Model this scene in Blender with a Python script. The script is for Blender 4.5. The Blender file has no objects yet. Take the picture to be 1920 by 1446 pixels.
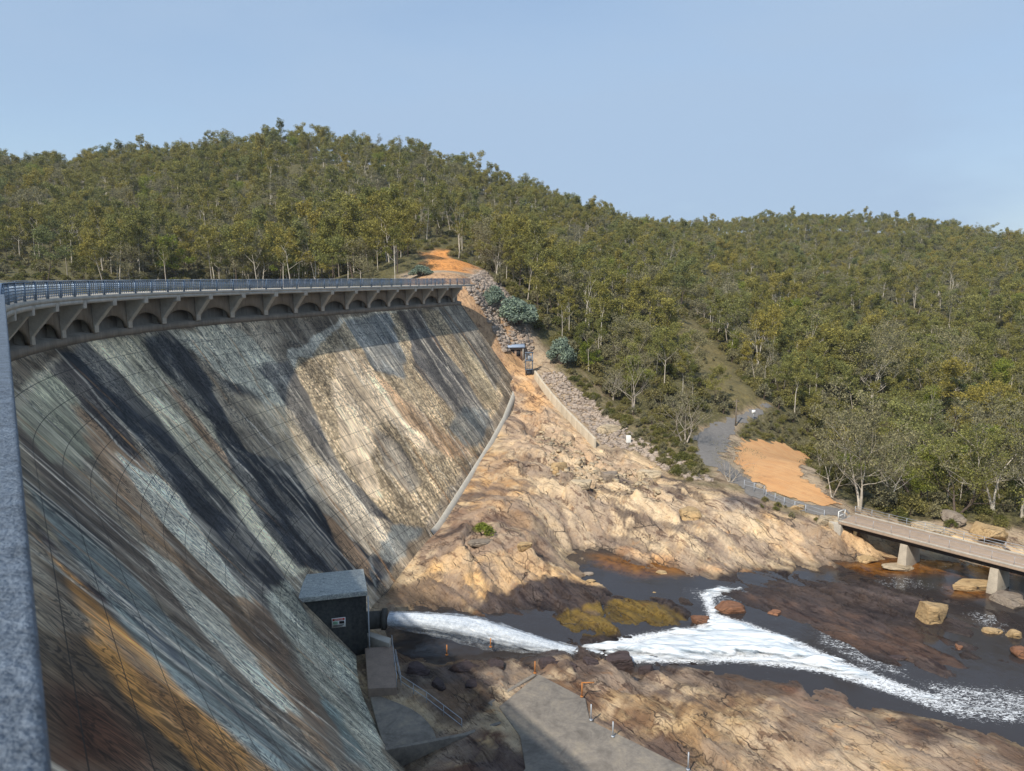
import bpy, bmesh, math, random, time
import numpy as np
from mathutils import Vector
T0=time.time()
S=bpy.context.scene
COL=S.collection
rnd=random.Random(7); rng=np.random.default_rng(11)
R_=math.radians
# ---------------------------------------------------------------- camera / world / sun
F_PX=1390.; CX=960.; CY=723.; HORIZ=519.
PITCH=math.atan((CY-HORIZ)/F_PX); CP,SP=math.cos(PITCH),math.sin(PITCH)
cam=bpy.data.cameras.new('camera'); cam.sensor_width=36; cam.lens=36*F_PX/1920
cam.clip_start=0.05; cam.clip_end=6000
cam.dof.use_dof=True; cam.dof.focus_distance=90; cam.dof.aperture_fstop=14
camo=bpy.data.objects.new('camera',cam); COL.objects.link(camo)
camo.rotation_euler=(math.pi/2-PITCH,0,0); S.camera=camo
SUN_EL=R_(45); SUN_AZ=R_(57)
SD=Vector((-math.cos(SUN_AZ)*math.cos(SUN_EL),-math.sin(SUN_AZ)*math.cos(SUN_EL),math.sin(SUN_EL)))
sl=bpy.data.lights.new('sun','SUN'); sl.energy=4.1; sl.angle=R_(0.7); sl.color=(1,.93,.82)
so=bpy.data.objects.new('sun',sl); COL.objects.link(so); so.rotation_euler=(-SD).to_track_quat('-Z','Y').to_euler()
W=bpy.data.worlds.new("World"); S.world=W; W.use_nodes=True
wn=W.node_tree; wn.nodes.clear()
o=wn.nodes.new('ShaderNodeOutputWorld'); bg=wn.nodes.new('ShaderNodeBackground'); bg.inputs[1].default_value=.112
sky=wn.nodes.new('ShaderNodeTexSky'); sky.sky_type='NISHITA'; sky.sun_disc=False
sky.sun_elevation=SUN_EL; sky.sun_rotation=math.atan2(SD.x,SD.y); sky.air_density=1.1; sky.dust_density=.4; sky.ozone_density=2.2
tc=wn.nodes.new('ShaderNodeTexCoord'); mp=wn.nodes.new('ShaderNodeMapping'); mp.inputs['Scale'].default_value=(1,1,3.2)
ns=wn.nodes.new('ShaderNodeTexNoise'); ns.inputs['Scale'].default_value=1.3; ns.inputs['Detail'].default_value=6; ns.inputs['Roughness'].default_value=.5
rp=wn.nodes.new('ShaderNodeValToRGB'); rp.color_ramp.elements[0].position=.38; rp.color_ramp.elements[0].color=(0.42,.42,.42,1); rp.color_ramp.elements[1].position=.62; rp.color_ramp.elements[1].color=(.95,.95,.95,1)
mx=wn.nodes.new('ShaderNodeMixRGB'); mx.inputs[2].default_value=(2.78,3.75,5.1,1)
L=wn.links.new
L(tc.outputs['Generated'],mp.inputs[0]); L(mp.outputs[0],ns.inputs[0]); L(ns.outputs[0],rp.inputs[0]); L(rp.outputs[0],mx.inputs[0])
L(sky.outputs[0],mx.inputs[1]); L(mx.outputs[0],bg.inputs[0]); L(bg.outputs[0],o.inputs[0])
S.view_settings.view_transform='Standard'; S.view_settings.look='None'; S.view_settings.exposure=0.42; S.view_settings.gamma=1
S.render.engine='CYCLES'
# ---------------------------------------------------------------- pixel <-> world helpers
def ray(px,py):
    b=(CY-py)/F_PX
    return np.array([(px-CX)/F_PX, CP+b*SP, -SP+b*CP])
def atz(px,py,z): d=ray(px,py); return d*(z/d[2])
def aty(px,py,Y): d=ray(px,py); return d*(Y/d[1])
def proj(X,Y,Z):
    fw=Y*CP-Z*SP; up=Y*SP+Z*CP
    return CX+F_PX*X/fw, CY-F_PX*up/fw
def sstep(a,b,x):
    t=np.clip((x-a)/(b-a),0,1); return t*t*(3-2*t)
def vnoise(x,y,seed=0):
    x=np.asarray(x,float); y=np.asarray(y,float)
    xi=np.floor(x).astype(np.int64); yi=np.floor(y).astype(np.int64); xf=x-xi; yf=y-yi
    def h(a,b):
        n=(a*374761393+b*668265263+seed*1442695041)&0xffffffff
        n=((n^(n>>13))*1274126177)&0xffffffff
        n=(n^(n>>16))&0xffffffff
        return n/4294967295.0
    u=xf*xf*(3-2*xf); v=yf*yf*(3-2*yf)
    return (h(xi,yi)*(1-u)+h(xi+1,yi)*u)*(1-v)+(h(xi,yi+1)*(1-u)+h(xi+1,yi+1)*u)*v
def fbm(x,y,seed=0,o=4,g=.5):
    s=0;a=1;t=0
    for i in range(o):
        s=s+a*vnoise(x*2**i+17.3*i,y*2**i-9.1*i,seed+i); t+=a; a*=g
    return s/t
TILT=1.5
def cells(x,y,seed=0):
    """worley: returns F1, F2-F1 and cell value"""
    x=np.asarray(x,float); y=np.asarray(y,float)
    xi=np.floor(x); yi=np.floor(y); f1=np.full(x.shape,9.); f2=np.full(x.shape,9.); cv=np.zeros(x.shape); tl=np.zeros(x.shape)
    for dx in(-1,0,1):
        for dy in(-1,0,1):
            a=xi+dx; b=yi+dy
            jx=vnoise(a*1.0,b*1.0,seed+5); jy=vnoise(a*1.0,b*1.0,seed+9); v=vnoise(a,b,seed+13)
            d=np.hypot(a+jx-x,b+jy-y); n=d<f1
            f2=np.where(n,f1,np.minimum(f2,d)); cv=np.where(n,v,cv); f1=np.where(n,d,f1); tl=np.where(n,((v*7.31)%1-.5)*(x-a-jx)+((v*13.7)%1-.5)*(y-b-jy),tl)
    return f1,f2-f1,cv+TILT*tl
def sdpoly(P,x,y):
    """signed distance (negative inside) to polygon P (N,2)"""
    P=np.asarray(P,float); d=np.full(np.shape(x),1e18); ins=np.zeros(np.shape(x),bool); n=len(P)
    for i in range(n):
        a=P[i]; b=P[(i+1)%n]; ex,ey=b-a; wx=x-a[0]; wy=y-a[1]
        t=np.clip((wx*ex+wy*ey)/(ex*ex+ey*ey+1e-12),0,1)
        d=np.minimum(d,(wx-ex*t)**2+(wy-ey*t)**2)
        c=((a[1]>y)!=(b[1]>y)) & (x<(b[0]-a[0])*(y-a[1])/((b[1]-a[1]) if b[1]!=a[1] else 1e-12)+a[0])
        ins^=c
    d=np.sqrt(d); return np.where(ins,-d,d)
def dline(P,x,y):
    P=np.asarray(P,float); d=np.full(np.shape(x),1e18)
    for a,b in zip(P[:-1],P[1:]):
        ex,ey=b-a; wx=x-a[0]; wy=y-a[1]
        t=np.clip((wx*ex+wy*ey)/(ex*ex+ey*ey+1e-12),0,1)
        d=np.minimum(d,(wx-ex*t)**2+(wy-ey*t)**2)
    return np.sqrt(d)
# ---------------------------------------------------------------- object helpers
class MB:
    def __init__(s): s.v=[]; s.f=[]; s.m=[]; s.n=0
    def add(s,V,Fc,mi=0):
        V=np.asarray(V,float).reshape(-1,3); s.v.append(V)
        for f in Fc: s.f.append([i+s.n for i in f]); s.m.append(mi)
        s.n+=len(V)
    def prism(s,poly,z0,z1,mi=0):
        n=len(poly); V=[(p[0],p[1],z0) for p in poly]+[(p[0],p[1],z1) for p in poly]
        F=[list(range(n))[::-1],list(range(n,2*n))]+[[i,(i+1)%n,n+(i+1)%n,n+i] for i in range(n)]
        s.add(V,F,mi)
    def hexa(s,lo,hi,mi=0):
        """lo,hi: 4 points each, ordered round"""
        s.add(list(lo)+list(hi),[[3,2,1,0],[4,5,6,7]]+[[i,(i+1)%4,4+(i+1)%4,4+i] for i in range(4)],mi)
    def box(s,c,ax,ay,hx,hy,z0,z1,mi=0):
        ax=np.array(ax,float)[:2]; ay=np.array(ay,float)[:2]; c=np.array(c,float)[:2]
        q=[c-ax*hx-ay*hy,c+ax*hx-ay*hy,c+ax*hx+ay*hy,c-ax*hx+ay*hy]
        s.prism(q,z0,z1,mi)
    def tube(s,pts,rad,n=6,mi=0,cap=True):
        pts=[np.array(p,float) for p in pts]
        if np.isscalar(rad): rad=[rad]*len(pts)
        up=np.array([0.13,0.21,1.]); base=s.n; V=[]
        for i,p in enumerate(pts):
            d=pts[min(i+1,len(pts)-1)]-pts[max(i-1,0)]; d=d/(np.linalg.norm(d)+1e-9)
            a=np.cross(d,up); 
            if np.linalg.norm(a)<.05: a=np.cross(d,[1,0,0])
            a/=np.linalg.norm(a); b=np.cross(d,a)
            for k in range(n):
                t=2*math.pi*k/n; V.append(p+rad[i]*(math.cos(t)*a+math.sin(t)*b))
        F=[]
        for i in range(len(pts)-1):
            for k in range(n): F.append([i*n+k,i*n+(k+1)%n,(i+1)*n+(k+1)%n,(i+1)*n+k])
        if cap: F+= [list(range(n))[::-1],[ (len(pts)-1)*n+k for k in range(n)]]
        s.add(V,F,mi)
    def mesh(s,name,mats,smooth=False):
        me=bpy.data.meshes.new(name); V=np.concatenate(s.v) if s.v else np.zeros((0,3))
        me.vertices.add(len(V)); me.vertices.foreach_set('co',V.ravel())
        ls=np.array([len(f) for f in s.f]); 
        me.loops.add(int(ls.sum())); me.loops.foreach_set('vertex_index',np.concatenate([np.array(f) for f in s.f]).astype(np.int32))
        me.polygons.add(len(s.f)); me.polygons.foreach_set('loop_start',np.concatenate([[0],np.cumsum(ls)[:-1]]).astype(np.int32))
        me.polygons.foreach_set('material_index',np.array(s.m,dtype=np.int32))
        if smooth: me.polygons.foreach_set('use_smooth',np.ones(len(s.f),bool))
        me.update(calc_edges=True); me.validate()
        for m in (mats if isinstance(mats,(list,tuple)) else [mats]): me.materials.append(m)
        return me
    def build(s,name,mats,parent=None,smooth=False,bev=0):
        me=s.mesh(name,mats,smooth); return obj(name,me,parent,bev)
def obj(name,me,parent=None,bev=0):
    ob=bpy.data.objects.new(name,me); COL.objects.link(ob)
    if parent: ob.parent=parent
    if bev:
        b=ob.modifiers.new('bevel','BEVEL'); b.width=bev; b.segments=2; b.limit_method='ANGLE'
    return ob
def tag(ob,label=None,cat=None,group=None,kind=None):
    if label: ob['label']=label
    if cat: ob['category']=cat
    if group: ob['group']=group
    if kind: ob['kind']=kind
    return ob
def empty(name,loc,label,cat,group=None,rz=0,sc=1):
    e=bpy.data.objects.new(name,None); COL.objects.link(e); e.location=loc; e.rotation_euler=(0,0,rz); e.scale=(sc,)*3; e.empty_display_size=.5
    return tag(e,label,cat,group)
def gridmesh(name,X,Y,Z,mat,attrs={},mask=None,uv=None,smooth=True):
    ny,nx=X.shape; idx=np.arange(nx*ny).reshape(ny,nx)
    q=np.stack([idx[:-1,:-1],idx[:-1,1:],idx[1:,1:],idx[1:,:-1]],-1).reshape(-1,4)
    V=np.stack([X,Y,Z],-1).reshape(-1,3)
    if mask is not None:
        mk=mask.ravel(); q=q[mk[q].all(1)]
        used=np.unique(q); re=-np.ones(len(V),int); re[used]=np.arange(len(used)); q=re[q]; V=V[used]
    else: used=np.arange(len(V))
    me=bpy.data.meshes.new(name); me.vertices.add(len(V)); me.vertices.foreach_set('co',V.ravel())
    me.loops.add(q.size); me.loops.foreach_set('vertex_index',q.ravel().astype(np.int32))
    me.polygons.add(len(q)); me.polygons.foreach_set('loop_start',(np.arange(len(q))*4).astype(np.int32))
    me.polygons.foreach_set('use_smooth',np.full(len(q),smooth))
    me.update(calc_edges=True)
    for k,a in attrs.items():
        if a.ndim==3:
            ca=me.attributes.new(k,'FLOAT_COLOR','POINT'); c=np.ones((len(V),4),np.float32); c[:,:3]=a.reshape(-1,3)[used]; ca.data.foreach_set('color',c.ravel())
        else:
            ca=me.attributes.new(k,'FLOAT','POINT'); ca.data.foreach_set('value',a.ravel()[used].astype(np.float32))
    if uv is not None:
        ul=me.uv_layers.new(name='UVMap'); u=np.stack([uv[0].ravel()[used],uv[1].ravel()[used]],-1)[q.ravel()]
        ul.data.foreach_set('uv',u.ravel().astype(np.float32))
    me.materials.append(mat); return me
# ---------------------------------------------------------------- material helpers
class NT:
    def __init__(s,name):
        s.m=bpy.data.materials.new(name); s.m.use_nodes=True; s.t=s.m.node_tree; s.b=s.t.nodes['Principled BSDF']; s.out=s.t.nodes['Material Output']
        s.b.inputs['Specular IOR Level'].default_value=.25
    def n(s,t,**k):
        x=s.t.nodes.new('ShaderNode'+t)
        for a,b in k.items(): setattr(x,a,b)
        return x
    def l(s,a,b): s.t.links.new(a,b)
    def val(s,x,sock):
        if isinstance(x,bpy.types.NodeSocket): s.l(x,sock)
        else:
            if sock.type=='RGBA' and not hasattr(x,'__len__'): x=(x,x,x,1)
            elif sock.type=='RGBA' and len(x)==3: x=(*x,1)
            sock.default_value=x
    def co(s,kind='Object',scale=(1,1,1),rot=(0,0,0)):
        c=s.n('TexCoord'); m=s.n('Mapping'); m.inputs['Scale'].default_value=scale; m.inputs['Rotation'].default_value=rot
        s.l(c.outputs[kind],m.inputs[0]); return m.outputs[0]
    def co2(s,scale,rot):
        a=s.co('Object',(1,1,1),rot); m=s.n('Mapping'); m.inputs['Scale'].default_value=scale; s.l(a,m.inputs[0]); return m.outputs[0]
    def noise(s,co,sc,det=4,ro=.55,dist=0):
        x=s.n('TexNoise'); s.l(co,x.inputs['Vector']); x.inputs['Scale'].default_value=sc; x.inputs['Detail'].default_value=det; x.inputs['Roughness'].default_value=ro; x.inputs['Distortion'].default_value=dist
        return x.outputs[0]
    def vor(s,co,sc,feat='DISTANCE_TO_EDGE'):
        x=s.n('TexVoronoi'); x.feature=feat; s.l(co,x.inputs['Vector']); x.inputs['Scale'].default_value=sc
        return x.outputs[0]
    def ramp(s,f,*st):
        x=s.n('ValToRGB'); s.l(f,x.inputs[0]); e=x.color_ramp.elements
        while len(e)<len(st): e.new(.5)
        for i,(p,c) in enumerate(st):
            if not hasattr(c,'__len__'): c=(c,c,c)
            e[i].position=p; e[i].color=(*c,1)
        return x.outputs[0]
    def mix(s,f,a,b,mode='MIX'):
        x=s.n('MixRGB'); x.blend_type=mode
        s.val(f,x.inputs[0]); s.val(a,x.inputs[1]); s.val(b,x.inputs[2]); return x.outputs[0]
    def math(s,op,a,b=0,clamp=False):
        x=s.n('Math',operation=op); x.use_clamp=clamp; s.val(a,x.inputs[0]); s.val(b,x.inputs[1]); return x.outputs[0]
    def attr(s,name,col=False):
        x=s.n('Attribute'); x.attribute_name=name; return x.outputs['Color' if col else 'Fac']
    def bump(s,h,st=.5,d=.1,prev=None):
        x=s.n('Bump'); x.inputs['Strength'].default_value=st; x.inputs['Distance'].default_value=d; s.l(h,x.inputs['Height'])
        if prev: s.l(prev,x.inputs['Normal'])
        return x.outputs[0]
    def fin(s,col,rough=.8,nrm=None,metal=0):
        s.val(col,s.b.inputs['Base Color']); s.val(rough,s.b.inputs['Roughness']); s.b.inputs['Metallic'].default_value=metal
        if nrm: s.l(nrm,s.b.inputs['Normal'])
        return s.m
def simple(name,c,rough=.7,var=.35,sc=3,bump=.3,metal=0,streak=False):
    t=NT(name); co=t.co('Object',(1,1,.25) if streak else (1,1,1)); n=t.noise(co,sc,6,.65); n2=t.noise(co,sc*6,4,.6)
    a=tuple(x*(1-var) for x in c); b=tuple(min(1,x*(1+var)) for x in c)
    col=t.mix(t.math('ADD',t.math('MULTIPLY',n,.6),t.math('MULTIPLY',n2,.4)),a,b)
    col=t.ramp(t.math('ADD',t.math('MULTIPLY',n,.65),t.math('MULTIPLY',n2,.35)),(.3,a),(.7,b))
    return t.fin(col,rough,t.bump(n2,bump,.03),metal)
# rock material on the terrain: base colour attribute Col, wetness attribute wet, vegetation attribute veg
def rock_mat(name,usecol=True,c=(.4,.3,.2),wet=0,sc=1.):
    t=NT(name)
    if usecol: base=t.attr('Col',True); wetf=t.attr('wet'); veg=t.attr('veg'); co=t.co('Object'); cs=t.co2((.30,1.5,1.1),(0,0,R_(58)))
    else:
        oi=t.n('ObjectInfo'); 
        base=t.mix(oi.outputs['Random'],tuple(x*.85 for x in c),tuple(min(1,x*1.15) for x in c)); co=t.co('Object',(sc,)*3); cs=t.co('Object',(.5*sc,2*sc,2.5*sc),(.3,.2,.5))
    n1=t.noise(co,.35,5,.6,.3); n2=t.noise(co,1.7,6,.62); n3=t.noise(co,9,4,.6); st=t.noise(cs,1.0,7,.68,.5)
    col=t.mix(1.0,base,t.ramp(n1,(.3,(.72,.68,.66)),(.5,(1,1,1)),(.72,(1.0,.92,.8))),'MULTIPLY')
    col=t.mix(1.0,col,t.ramp(n2,(.28,(.62,.58,.56)),(.44,(1,1,1)),(.7,(1.0,1.0,1.0))),'MULTIPLY')
    col=t.mix(1.0,col,t.ramp(st,(.30,(.33,.28,.29)),(.38,(.72,.69,.68)),(.45,(1,1,1)),(.7,(1,.98,.95))),'MULTIPLY')
    fs=t.noise(t.co2((.22,4.2,3.0),(0,0,R_(58))) if usecol else cs,1.3 if usecol else 4.,5,.6,.3); col=t.mix(1.0,col,t.ramp(fs,(.30,(.6,.56,.56)),(.40,(1,1,1)),(.62,(1,1,1)),(.74,(1.08,1.07,1.04))),'MULTIPLY')
    col=t.mix(t.ramp(n3,(.55,0),(.75,.5)),col,t.mix(1.0,col,(.45,.4,.38),'MULTIPLY'))
    dco=t.n('VectorMath',operation='ADD'); t.l(cs,dco.inputs[0]); 
    nn=t.n('TexNoise'); t.l(co,nn.inputs['Vector']); nn.inputs['Scale'].default_value=.6; nn.inputs['Detail'].default_value=3
    sc2=t.n('VectorMath',operation='SCALE'); t.l(nn.outputs['Color'],sc2.inputs[0]); sc2.inputs['Scale'].default_value=1.4; t.l(sc2.outputs[0],dco.inputs[1])
    v1=t.vor(dco.outputs[0],.28); v2=t.vor(dco.outputs[0],.9)
    ck=t.ramp(t.noise(co,.22,3,.5),(.45,1),(.58,0)); crack=t.math('MAXIMUM',ck,t.math('MULTIPLY',t.ramp(v1,(0,0.0),(.014,1)),t.ramp(v2,(0,.55),(.02,1))))
    col=t.mix(t.math('SUBTRACT',1.0,crack,True),col,(.05,.04,.035))
    if usecol:
        cg=t.co2((.35,1.3,1.0),(0,0,R_(58))); ms_=t.noise(co,.16,3,.5); lo_=t.ramp(ms_,(.45,0),(.56,1))
        d1=t.ramp(t.noise(cg,.75,9,.72,.6),(.545,0),(.575,.78)); col=t.mix(t.math('MULTIPLY',d1,lo_),col,t.mix(1.0,col,(.30,.24,.25),'MULTIPLY'))
        lo2=t.ramp(ms_,(.47,1),(.56,0)); d2=t.ramp(t.noise(cg,1.1,9,.75,.4),(.57,0),(.60,.6)); col=t.mix(t.math('MULTIPLY',d2,lo2),col,t.mix(1.0,col,(1.45,1.40,1.28),'MULTIPLY'))
        d3=t.ramp(t.noise(co,1.9,9,.78,.3),(.60,0),(.63,.55)); col=t.mix(d3,col,t.mix(1.0,col,(.42,.36,.33),'MULTIPLY'))
        d4=t.ramp(t.noise(co,.55,6,.7,.3),(.60,0),(.68,.55)); col=t.mix(d4,col,t.mix(1.0,col,(1.12,.80,.52),'MULTIPLY'))
        g=t.noise(co,2.2,6,.7); gc=t.ramp(g,(.3,(.035,.035,.014)),(.45,(.08,.07,.03)),(.6,(.13,.12,.045)),(.72,(.2,.15,.09)))
        gm=t.math('MULTIPLY',veg,t.ramp(t.noise(co,.9,5,.65),(.3,.65),(.5,1)))
        col=t.mix(gm,col,gc)
        rough=t.mix(wetf,.85,.28)
        r2=t.n('RGBToBW'); t.l(rough,r2.inputs[0]); rough=r2.outputs[0]
    else: rough=.8
    b=t.bump(st,.75,.35); b=t.bump(fs,.6,.15,b); b=t.bump(n2,.6,.18,b); b=t.bump(n3,.5,.05,b); b=t.bump(crack,.8,.15,b)
    return t.fin(col,rough,b)
# ---------------------------------------------------------------- dam alignment
H0=R_(-34.2); H1=R_(22); RAD=57.; S0=41.; S1=S0+RAD*(H1-H0); S2=S1+56.
OFFN=-.03
def crest(s):
    s=np.asarray(s,float); nx,ny=math.cos(H0),-math.sin(H0); dx,dy=math.sin(H0),math.cos(H0)
    h=np.clip(H0+(s-S0)/RAD,H0,H1)
    cxx=nx*OFFN+dx*S0+nx*RAD; cyy=ny*OFFN+dy*S0+ny*RAD
    x=cxx-np.cos(h)*RAD; y=cyy+np.sin(h)*RAD
    a=np.minimum(s-S0,0); b=np.maximum(s-S1,0)
    x=x+dx*a+math.sin(H1)*b; y=y+dy*a+math.cos(H1)*b
    return x,y,h
def cpt(s,o,z):
    x,y,h=crest(s); return np.array([float(x+math.cos(h)*o),float(y-math.sin(h)*o),z])
ZT=-5.2; SLP=.78; WO=-1.8
def foff(z): return WO+np.maximum(0,ZT-np.asarray(z,float))*SLP
def fpt(s,z,lift=0): return cpt(s,float(foff(z))+lift,z)
_s=np.arange(5,S2+.01,.5); _z=np.arange(-36,ZT+.01,.25); _SS,_ZZ=np.meshgrid(_s,_z)
_x,_y,_h=crest(_SS); _o=foff(_ZZ); _x=_x+np.cos(_h)*_o; _y=_y-np.sin(_h)*_o; _PX,_PY=proj(_x,_y,_ZZ); _PX[_y<3]=1e6
def fhit(px,py):
    d=(_PX-px)**2+(_PY-py)**2; i=np.unravel_index(d.argmin(),d.shape); 
    return _SS[i],_ZZ[i]
TOE=[(-10,-24),(20,-31),(41,-32.4),(56,-33.2),(68,-33.4),(80,-32.6),(85,-32.1),(94,-31.7),(105,-30.5),(118,-28),(130,-25.6),(139,-23.6),(149,-20.8),(S2,-18.6)]
def toez(s): return np.interp(s,[a for a,b in TOE],[b for a,b in TOE])
toe_s=np.arange(0,S2+.1,1.5); toe_line=np.array([fpt(s,float(toez(s)))[:2] for s in toe_s])
# ---------------------------------------------------------------- terrain base surface
C=[]
def cz(px,py,z): C.append(atz(px,py,z))
def cy(px,py,Y): C.append(aty(px,py,Y))
for s,z in TOE:
    C.append(fpt(s,z,0.4)-[0,0,.15] if not 50<s<82 else [*fpt(s,z,.4)[:2],-31.9]); 
for s in range(0,156,12):
    C.append(cpt(s,0,float(toez(s))-4 if s<150 else -14))
for q in [(1070,1035),(1200,1062),(1300,1088)]: cz(*q,-32.4)
for q in [(1130,1075),(1250,1110),(1180,1085)]: cz(*q,-33.1)
for q in [(1420,1085),(1530,1070),(1620,1060),(1750,1060),(1840,1075)]: cz(*q,-32.5)
for q in [(1450,1140),(1600,1170),(1700,1210),(1780,1262),(1660,1120),(1540,1110),(1560,1190),(1640,1240)]: cz(*q,-31.98)
for q in [(1250,1120),(1180,1120),(1840,1150),(1900,1160)]: cz(*q,-32.14)
for q in [(1850,1225),(1910,1270)]: cz(*q,-32.6)
C.append(np.array([-32.,164,-4.]))
for q in [(900,1085),(1000,1060)]: cz(*q,-30.6)
cz(760,1130,-32.0);cz(840,1060,-30.5);cz(1130,1105,-32.2);cz(960,1120,-31.6)
cz(920,1000,-28.6);cz(1000,1000,-29.6);cz(980,930,-27.6);cz(1060,960,-29);cz(960,850,-25.6)
for q in [(1150,1165),(1250,1175)]: cz(*q,-32.1)
for q in [(1250,1215),(1400,1205),(1550,1250),(1700,1300),(1880,1325),(800,1215),(950,1220)]: cz(*q,-33.4)
for q in [(1050,1245),(1150,1240),(1000,1260)]: cz(*q,-31.7)
for q in [(1200,1270),(1350,1290),(1500,1330)]: cz(*q,-31.6)
for q in [(1650,1360),(1850,1420),(1300,1420),(1500,1446),(1100,1446),(900,1446),(800,1446),(1100,1330),(900,1350)]: cz(*q,-31.3)
cz(850,1290,-31.6);cz(760,1250,-31.9);cz(880,1258,-31.6);cz(830,1243,-31.9);cz(930,1240,-31.8);cz(1500,1290,-31.85);cz(1750,1350,-31.85);cz(1900,1392,-31.9);cz(1330,1263,-31.95);cz(1700,1150,-31.95);cz(1450,1100,-32.05);cz(1640,1090,-32.0)
C+= [np.array(p,float) for p in [(20,20,-30),(50,25,-31),(100,30,-30),(140,60,-31),(100,60,-33),(80,72,-33),(5,15,-28),(-40,-20,-10),(60,-40,-20),(200,0,-20),(160,100,-28)]]
[cz(a,b,c) for a,b,c in [(1850,975,-29.6),(1950,985,-29.4),(2050,1000,-29.6),(1800,1005,-30.6),(1900,1020,-31),(2000,1040,-31.4),(2150,1080,-31.6)]];cz(1250,1000,-30.2);cz(1330,980,-29.4);cz(1420,1030,-31.2);cz(1420,950,-28.6);cz(1500,1000,-30.4);cz(1560,1010,-30.6);cz(1640,1025,-31.4)
cz(1570,975,-29.0);cz(1480,940,-28.3);cz(1400,900,-27.2);cz(1340,850,-26.4);cz(1330,815,-25.6);cz(1440,765,-23.8);cz(1500,870,-26.8);cz(1560,940,-28.4)
cz(1110,835,-25.6);cz(1060,772,-23);cz(1005,712,-19.8);cz(1180,860,-26.8);cz(1200,930,-28.2);cz(1130,900,-27.6);cz(1250,860,-26.6);cz(1185,772,-22.6);cz(1285,832,-25.2);cz(1090,740,-20.8)
cz(955,668,-15.2);cz(990,690,-17.2);cz(1020,672,-15.6);cz(960,720,-19.2)
for q in [(890,548,150),(925,600,151),(960,622,150),(875,519,160),(1000,640,150),(850,503,178),(830,482,192),(780,478,196),(1000,575,168),(1060,655,152),(940,540,170)]: cy(*q)
cz(1130,700,-18)
for q in [(100,524,205),(400,524,220),(700,520,220),(-200,524,200),(-500,524,220)]: cy(*q)
for q in [(-300,350,400),(0,368,380),(150,350,380),(300,334,400),(550,299,430),(700,310,430),(900,360,420),(1050,412,420),(1200,462,430),(1330,480,480)]: cy(*q)
for q in [(1450,434,620),(1700,442,620),(1900,474,600),(2200,500,600),(2600,500,500)]: cy(*q)
for q in [(1270,600,200),(1330,640,185),(1390,700,165),(1600,900,120),(1600,720,200),(1600,560,320),(1850,965,104),(1850,720,200),(1850,560,330),(2100,800,150),(1100,555,230),(1100,490,320),(900,450,300),(500,425,300),(200,430,290),(1130,625,180),(-200,430,290),(1400,560,300),(1700,960,103),(1480,820,130)]: cy(*q)
C+= [np.array(p,float) for p in [(-80,60,-22),(-90,110,-20),(-60,150,-16),(-120,0,-15),(-70,20,-20),(-200,50,-15),(-150,120,-14),(-600,300,20),(-500,600,40),(-200,650,60),(100,700,30),(400,900,40),(-100,1100,40),(800,700,30),(500,200,20),(600,50,10),(-600,-100,0),(600,-200,10),(0,-200,10),(260,120,-8),(900,1100,30),(-900,1100,30)]]
C=np.array(C); SCL=100.
P=C[:,:2]/SCL; NC=n=len(P)
def K(r2): return r2*np.log(r2+1e-12)*.5
D2=((P[:,None]-P[None])**2).sum(-1)
A=np.zeros((n+3,n+3)); A[:n,:n]=K(D2)+np.eye(n)*2e-4; A[:n,n]=1; A[:n,n+1:]=P; A[n,:n]=1; A[n+1:,:n]=P.T
wts=np.linalg.solve(A,np.concatenate([C[:,2],[0,0,0]]))
def tps(x,y):
    x=np.asarray(x,float); sh=x.shape; q=np.stack([x.ravel(),np.asarray(y,float).ravel()],-1)/SCL; out=np.empty(len(q))
    for i in range(0,len(q),20000):
        b=q[i:i+20000]; d=((b[:,None]-P[None])**2).sum(-1)
        out[i:i+20000]=K(d)@wts[:NC]+wts[NC]+b@wts[NC+1:]
    return np.clip(out,-36,140).reshape(sh)
_T=np.concatenate([np.arange(20,220,.4),np.arange(220,900,2.)])
def ghit(px,py):
    d=ray(px,py); d=d/d[1]; z=tps(d[0]*_T,_T); k=np.where(d[2]*_T<z)[0]
    k=k[0] if len(k) else len(_T)-1
    return np.array([d[0]*_T[k],_T[k],z[k]])
def gpoly(pts):
    o_=[]
    for p in pts:
        if p is None: o_+=[(-6.,122.),(-16.,135.),(-20.,150.),(-26.,168.)]
        else: o_.append(ghit(*p)[:2])
    return np.array(o_)
OPEN=gpoly([(600,1446),(720,1100),(940,760),None,(845,503),(800,495),(775,476),(838,470),(900,500),(950,545),(985,600),(1060,668),(1110,715),(1150,765),(1250,790),(1310,800),(1345,790),(1445,752),(1455,785),(1480,815),(1515,860),(1560,915),(1605,950),(1700,965),(1920,990),(2100,1010),(2300,1446),(2500,1800),(500,1800)])
ROCK=gpoly([(600,1446),(720,1100),(950,742),(962,700),(1005,715),(1115,842),(1190,850),(1290,905),(1400,930),(1470,960),(1560,985),(1700,990),(1920,1030),(2300,1100),(2300,1500),(2500,1800),(500,1800)])
ROADP=gpoly([(1325,800),(1440,758),(1452,768),(1380,800),(1372,822),(1350,860),(1380,885),(1440,925),(1540,952),(1590,958),(1592,976),(1560,975),(1470,952),(1400,925),(1355,895),(1312,862),(1300,820)])
DIRT=gpoly([(1392,828),(1420,826),(1470,835),(1515,853),(1500,880),(1520,915),(1575,948),(1540,950),(1440,922),(1390,888),(1378,862)])
CLEAR=gpoly([(1255,598),(1290,592),(1340,640),(1380,690),(1410,730),(1440,750),(1380,760),(1330,740),(1290,690),(1265,640)])
GREYP=gpoly([(1362,945),(1375,930),(1430,925),(1425,950),(1400,965),(1370,975)])
CUT=gpoly([(772,474),(838,470),(895,500),(880,512),(800,508)])
APRON=[(935,1325),(1010,1264),(1098,1310),(1106,1350),(1300,1446),(1330,1500),(940,1500),(985,1440),(975,1380)]
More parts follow.
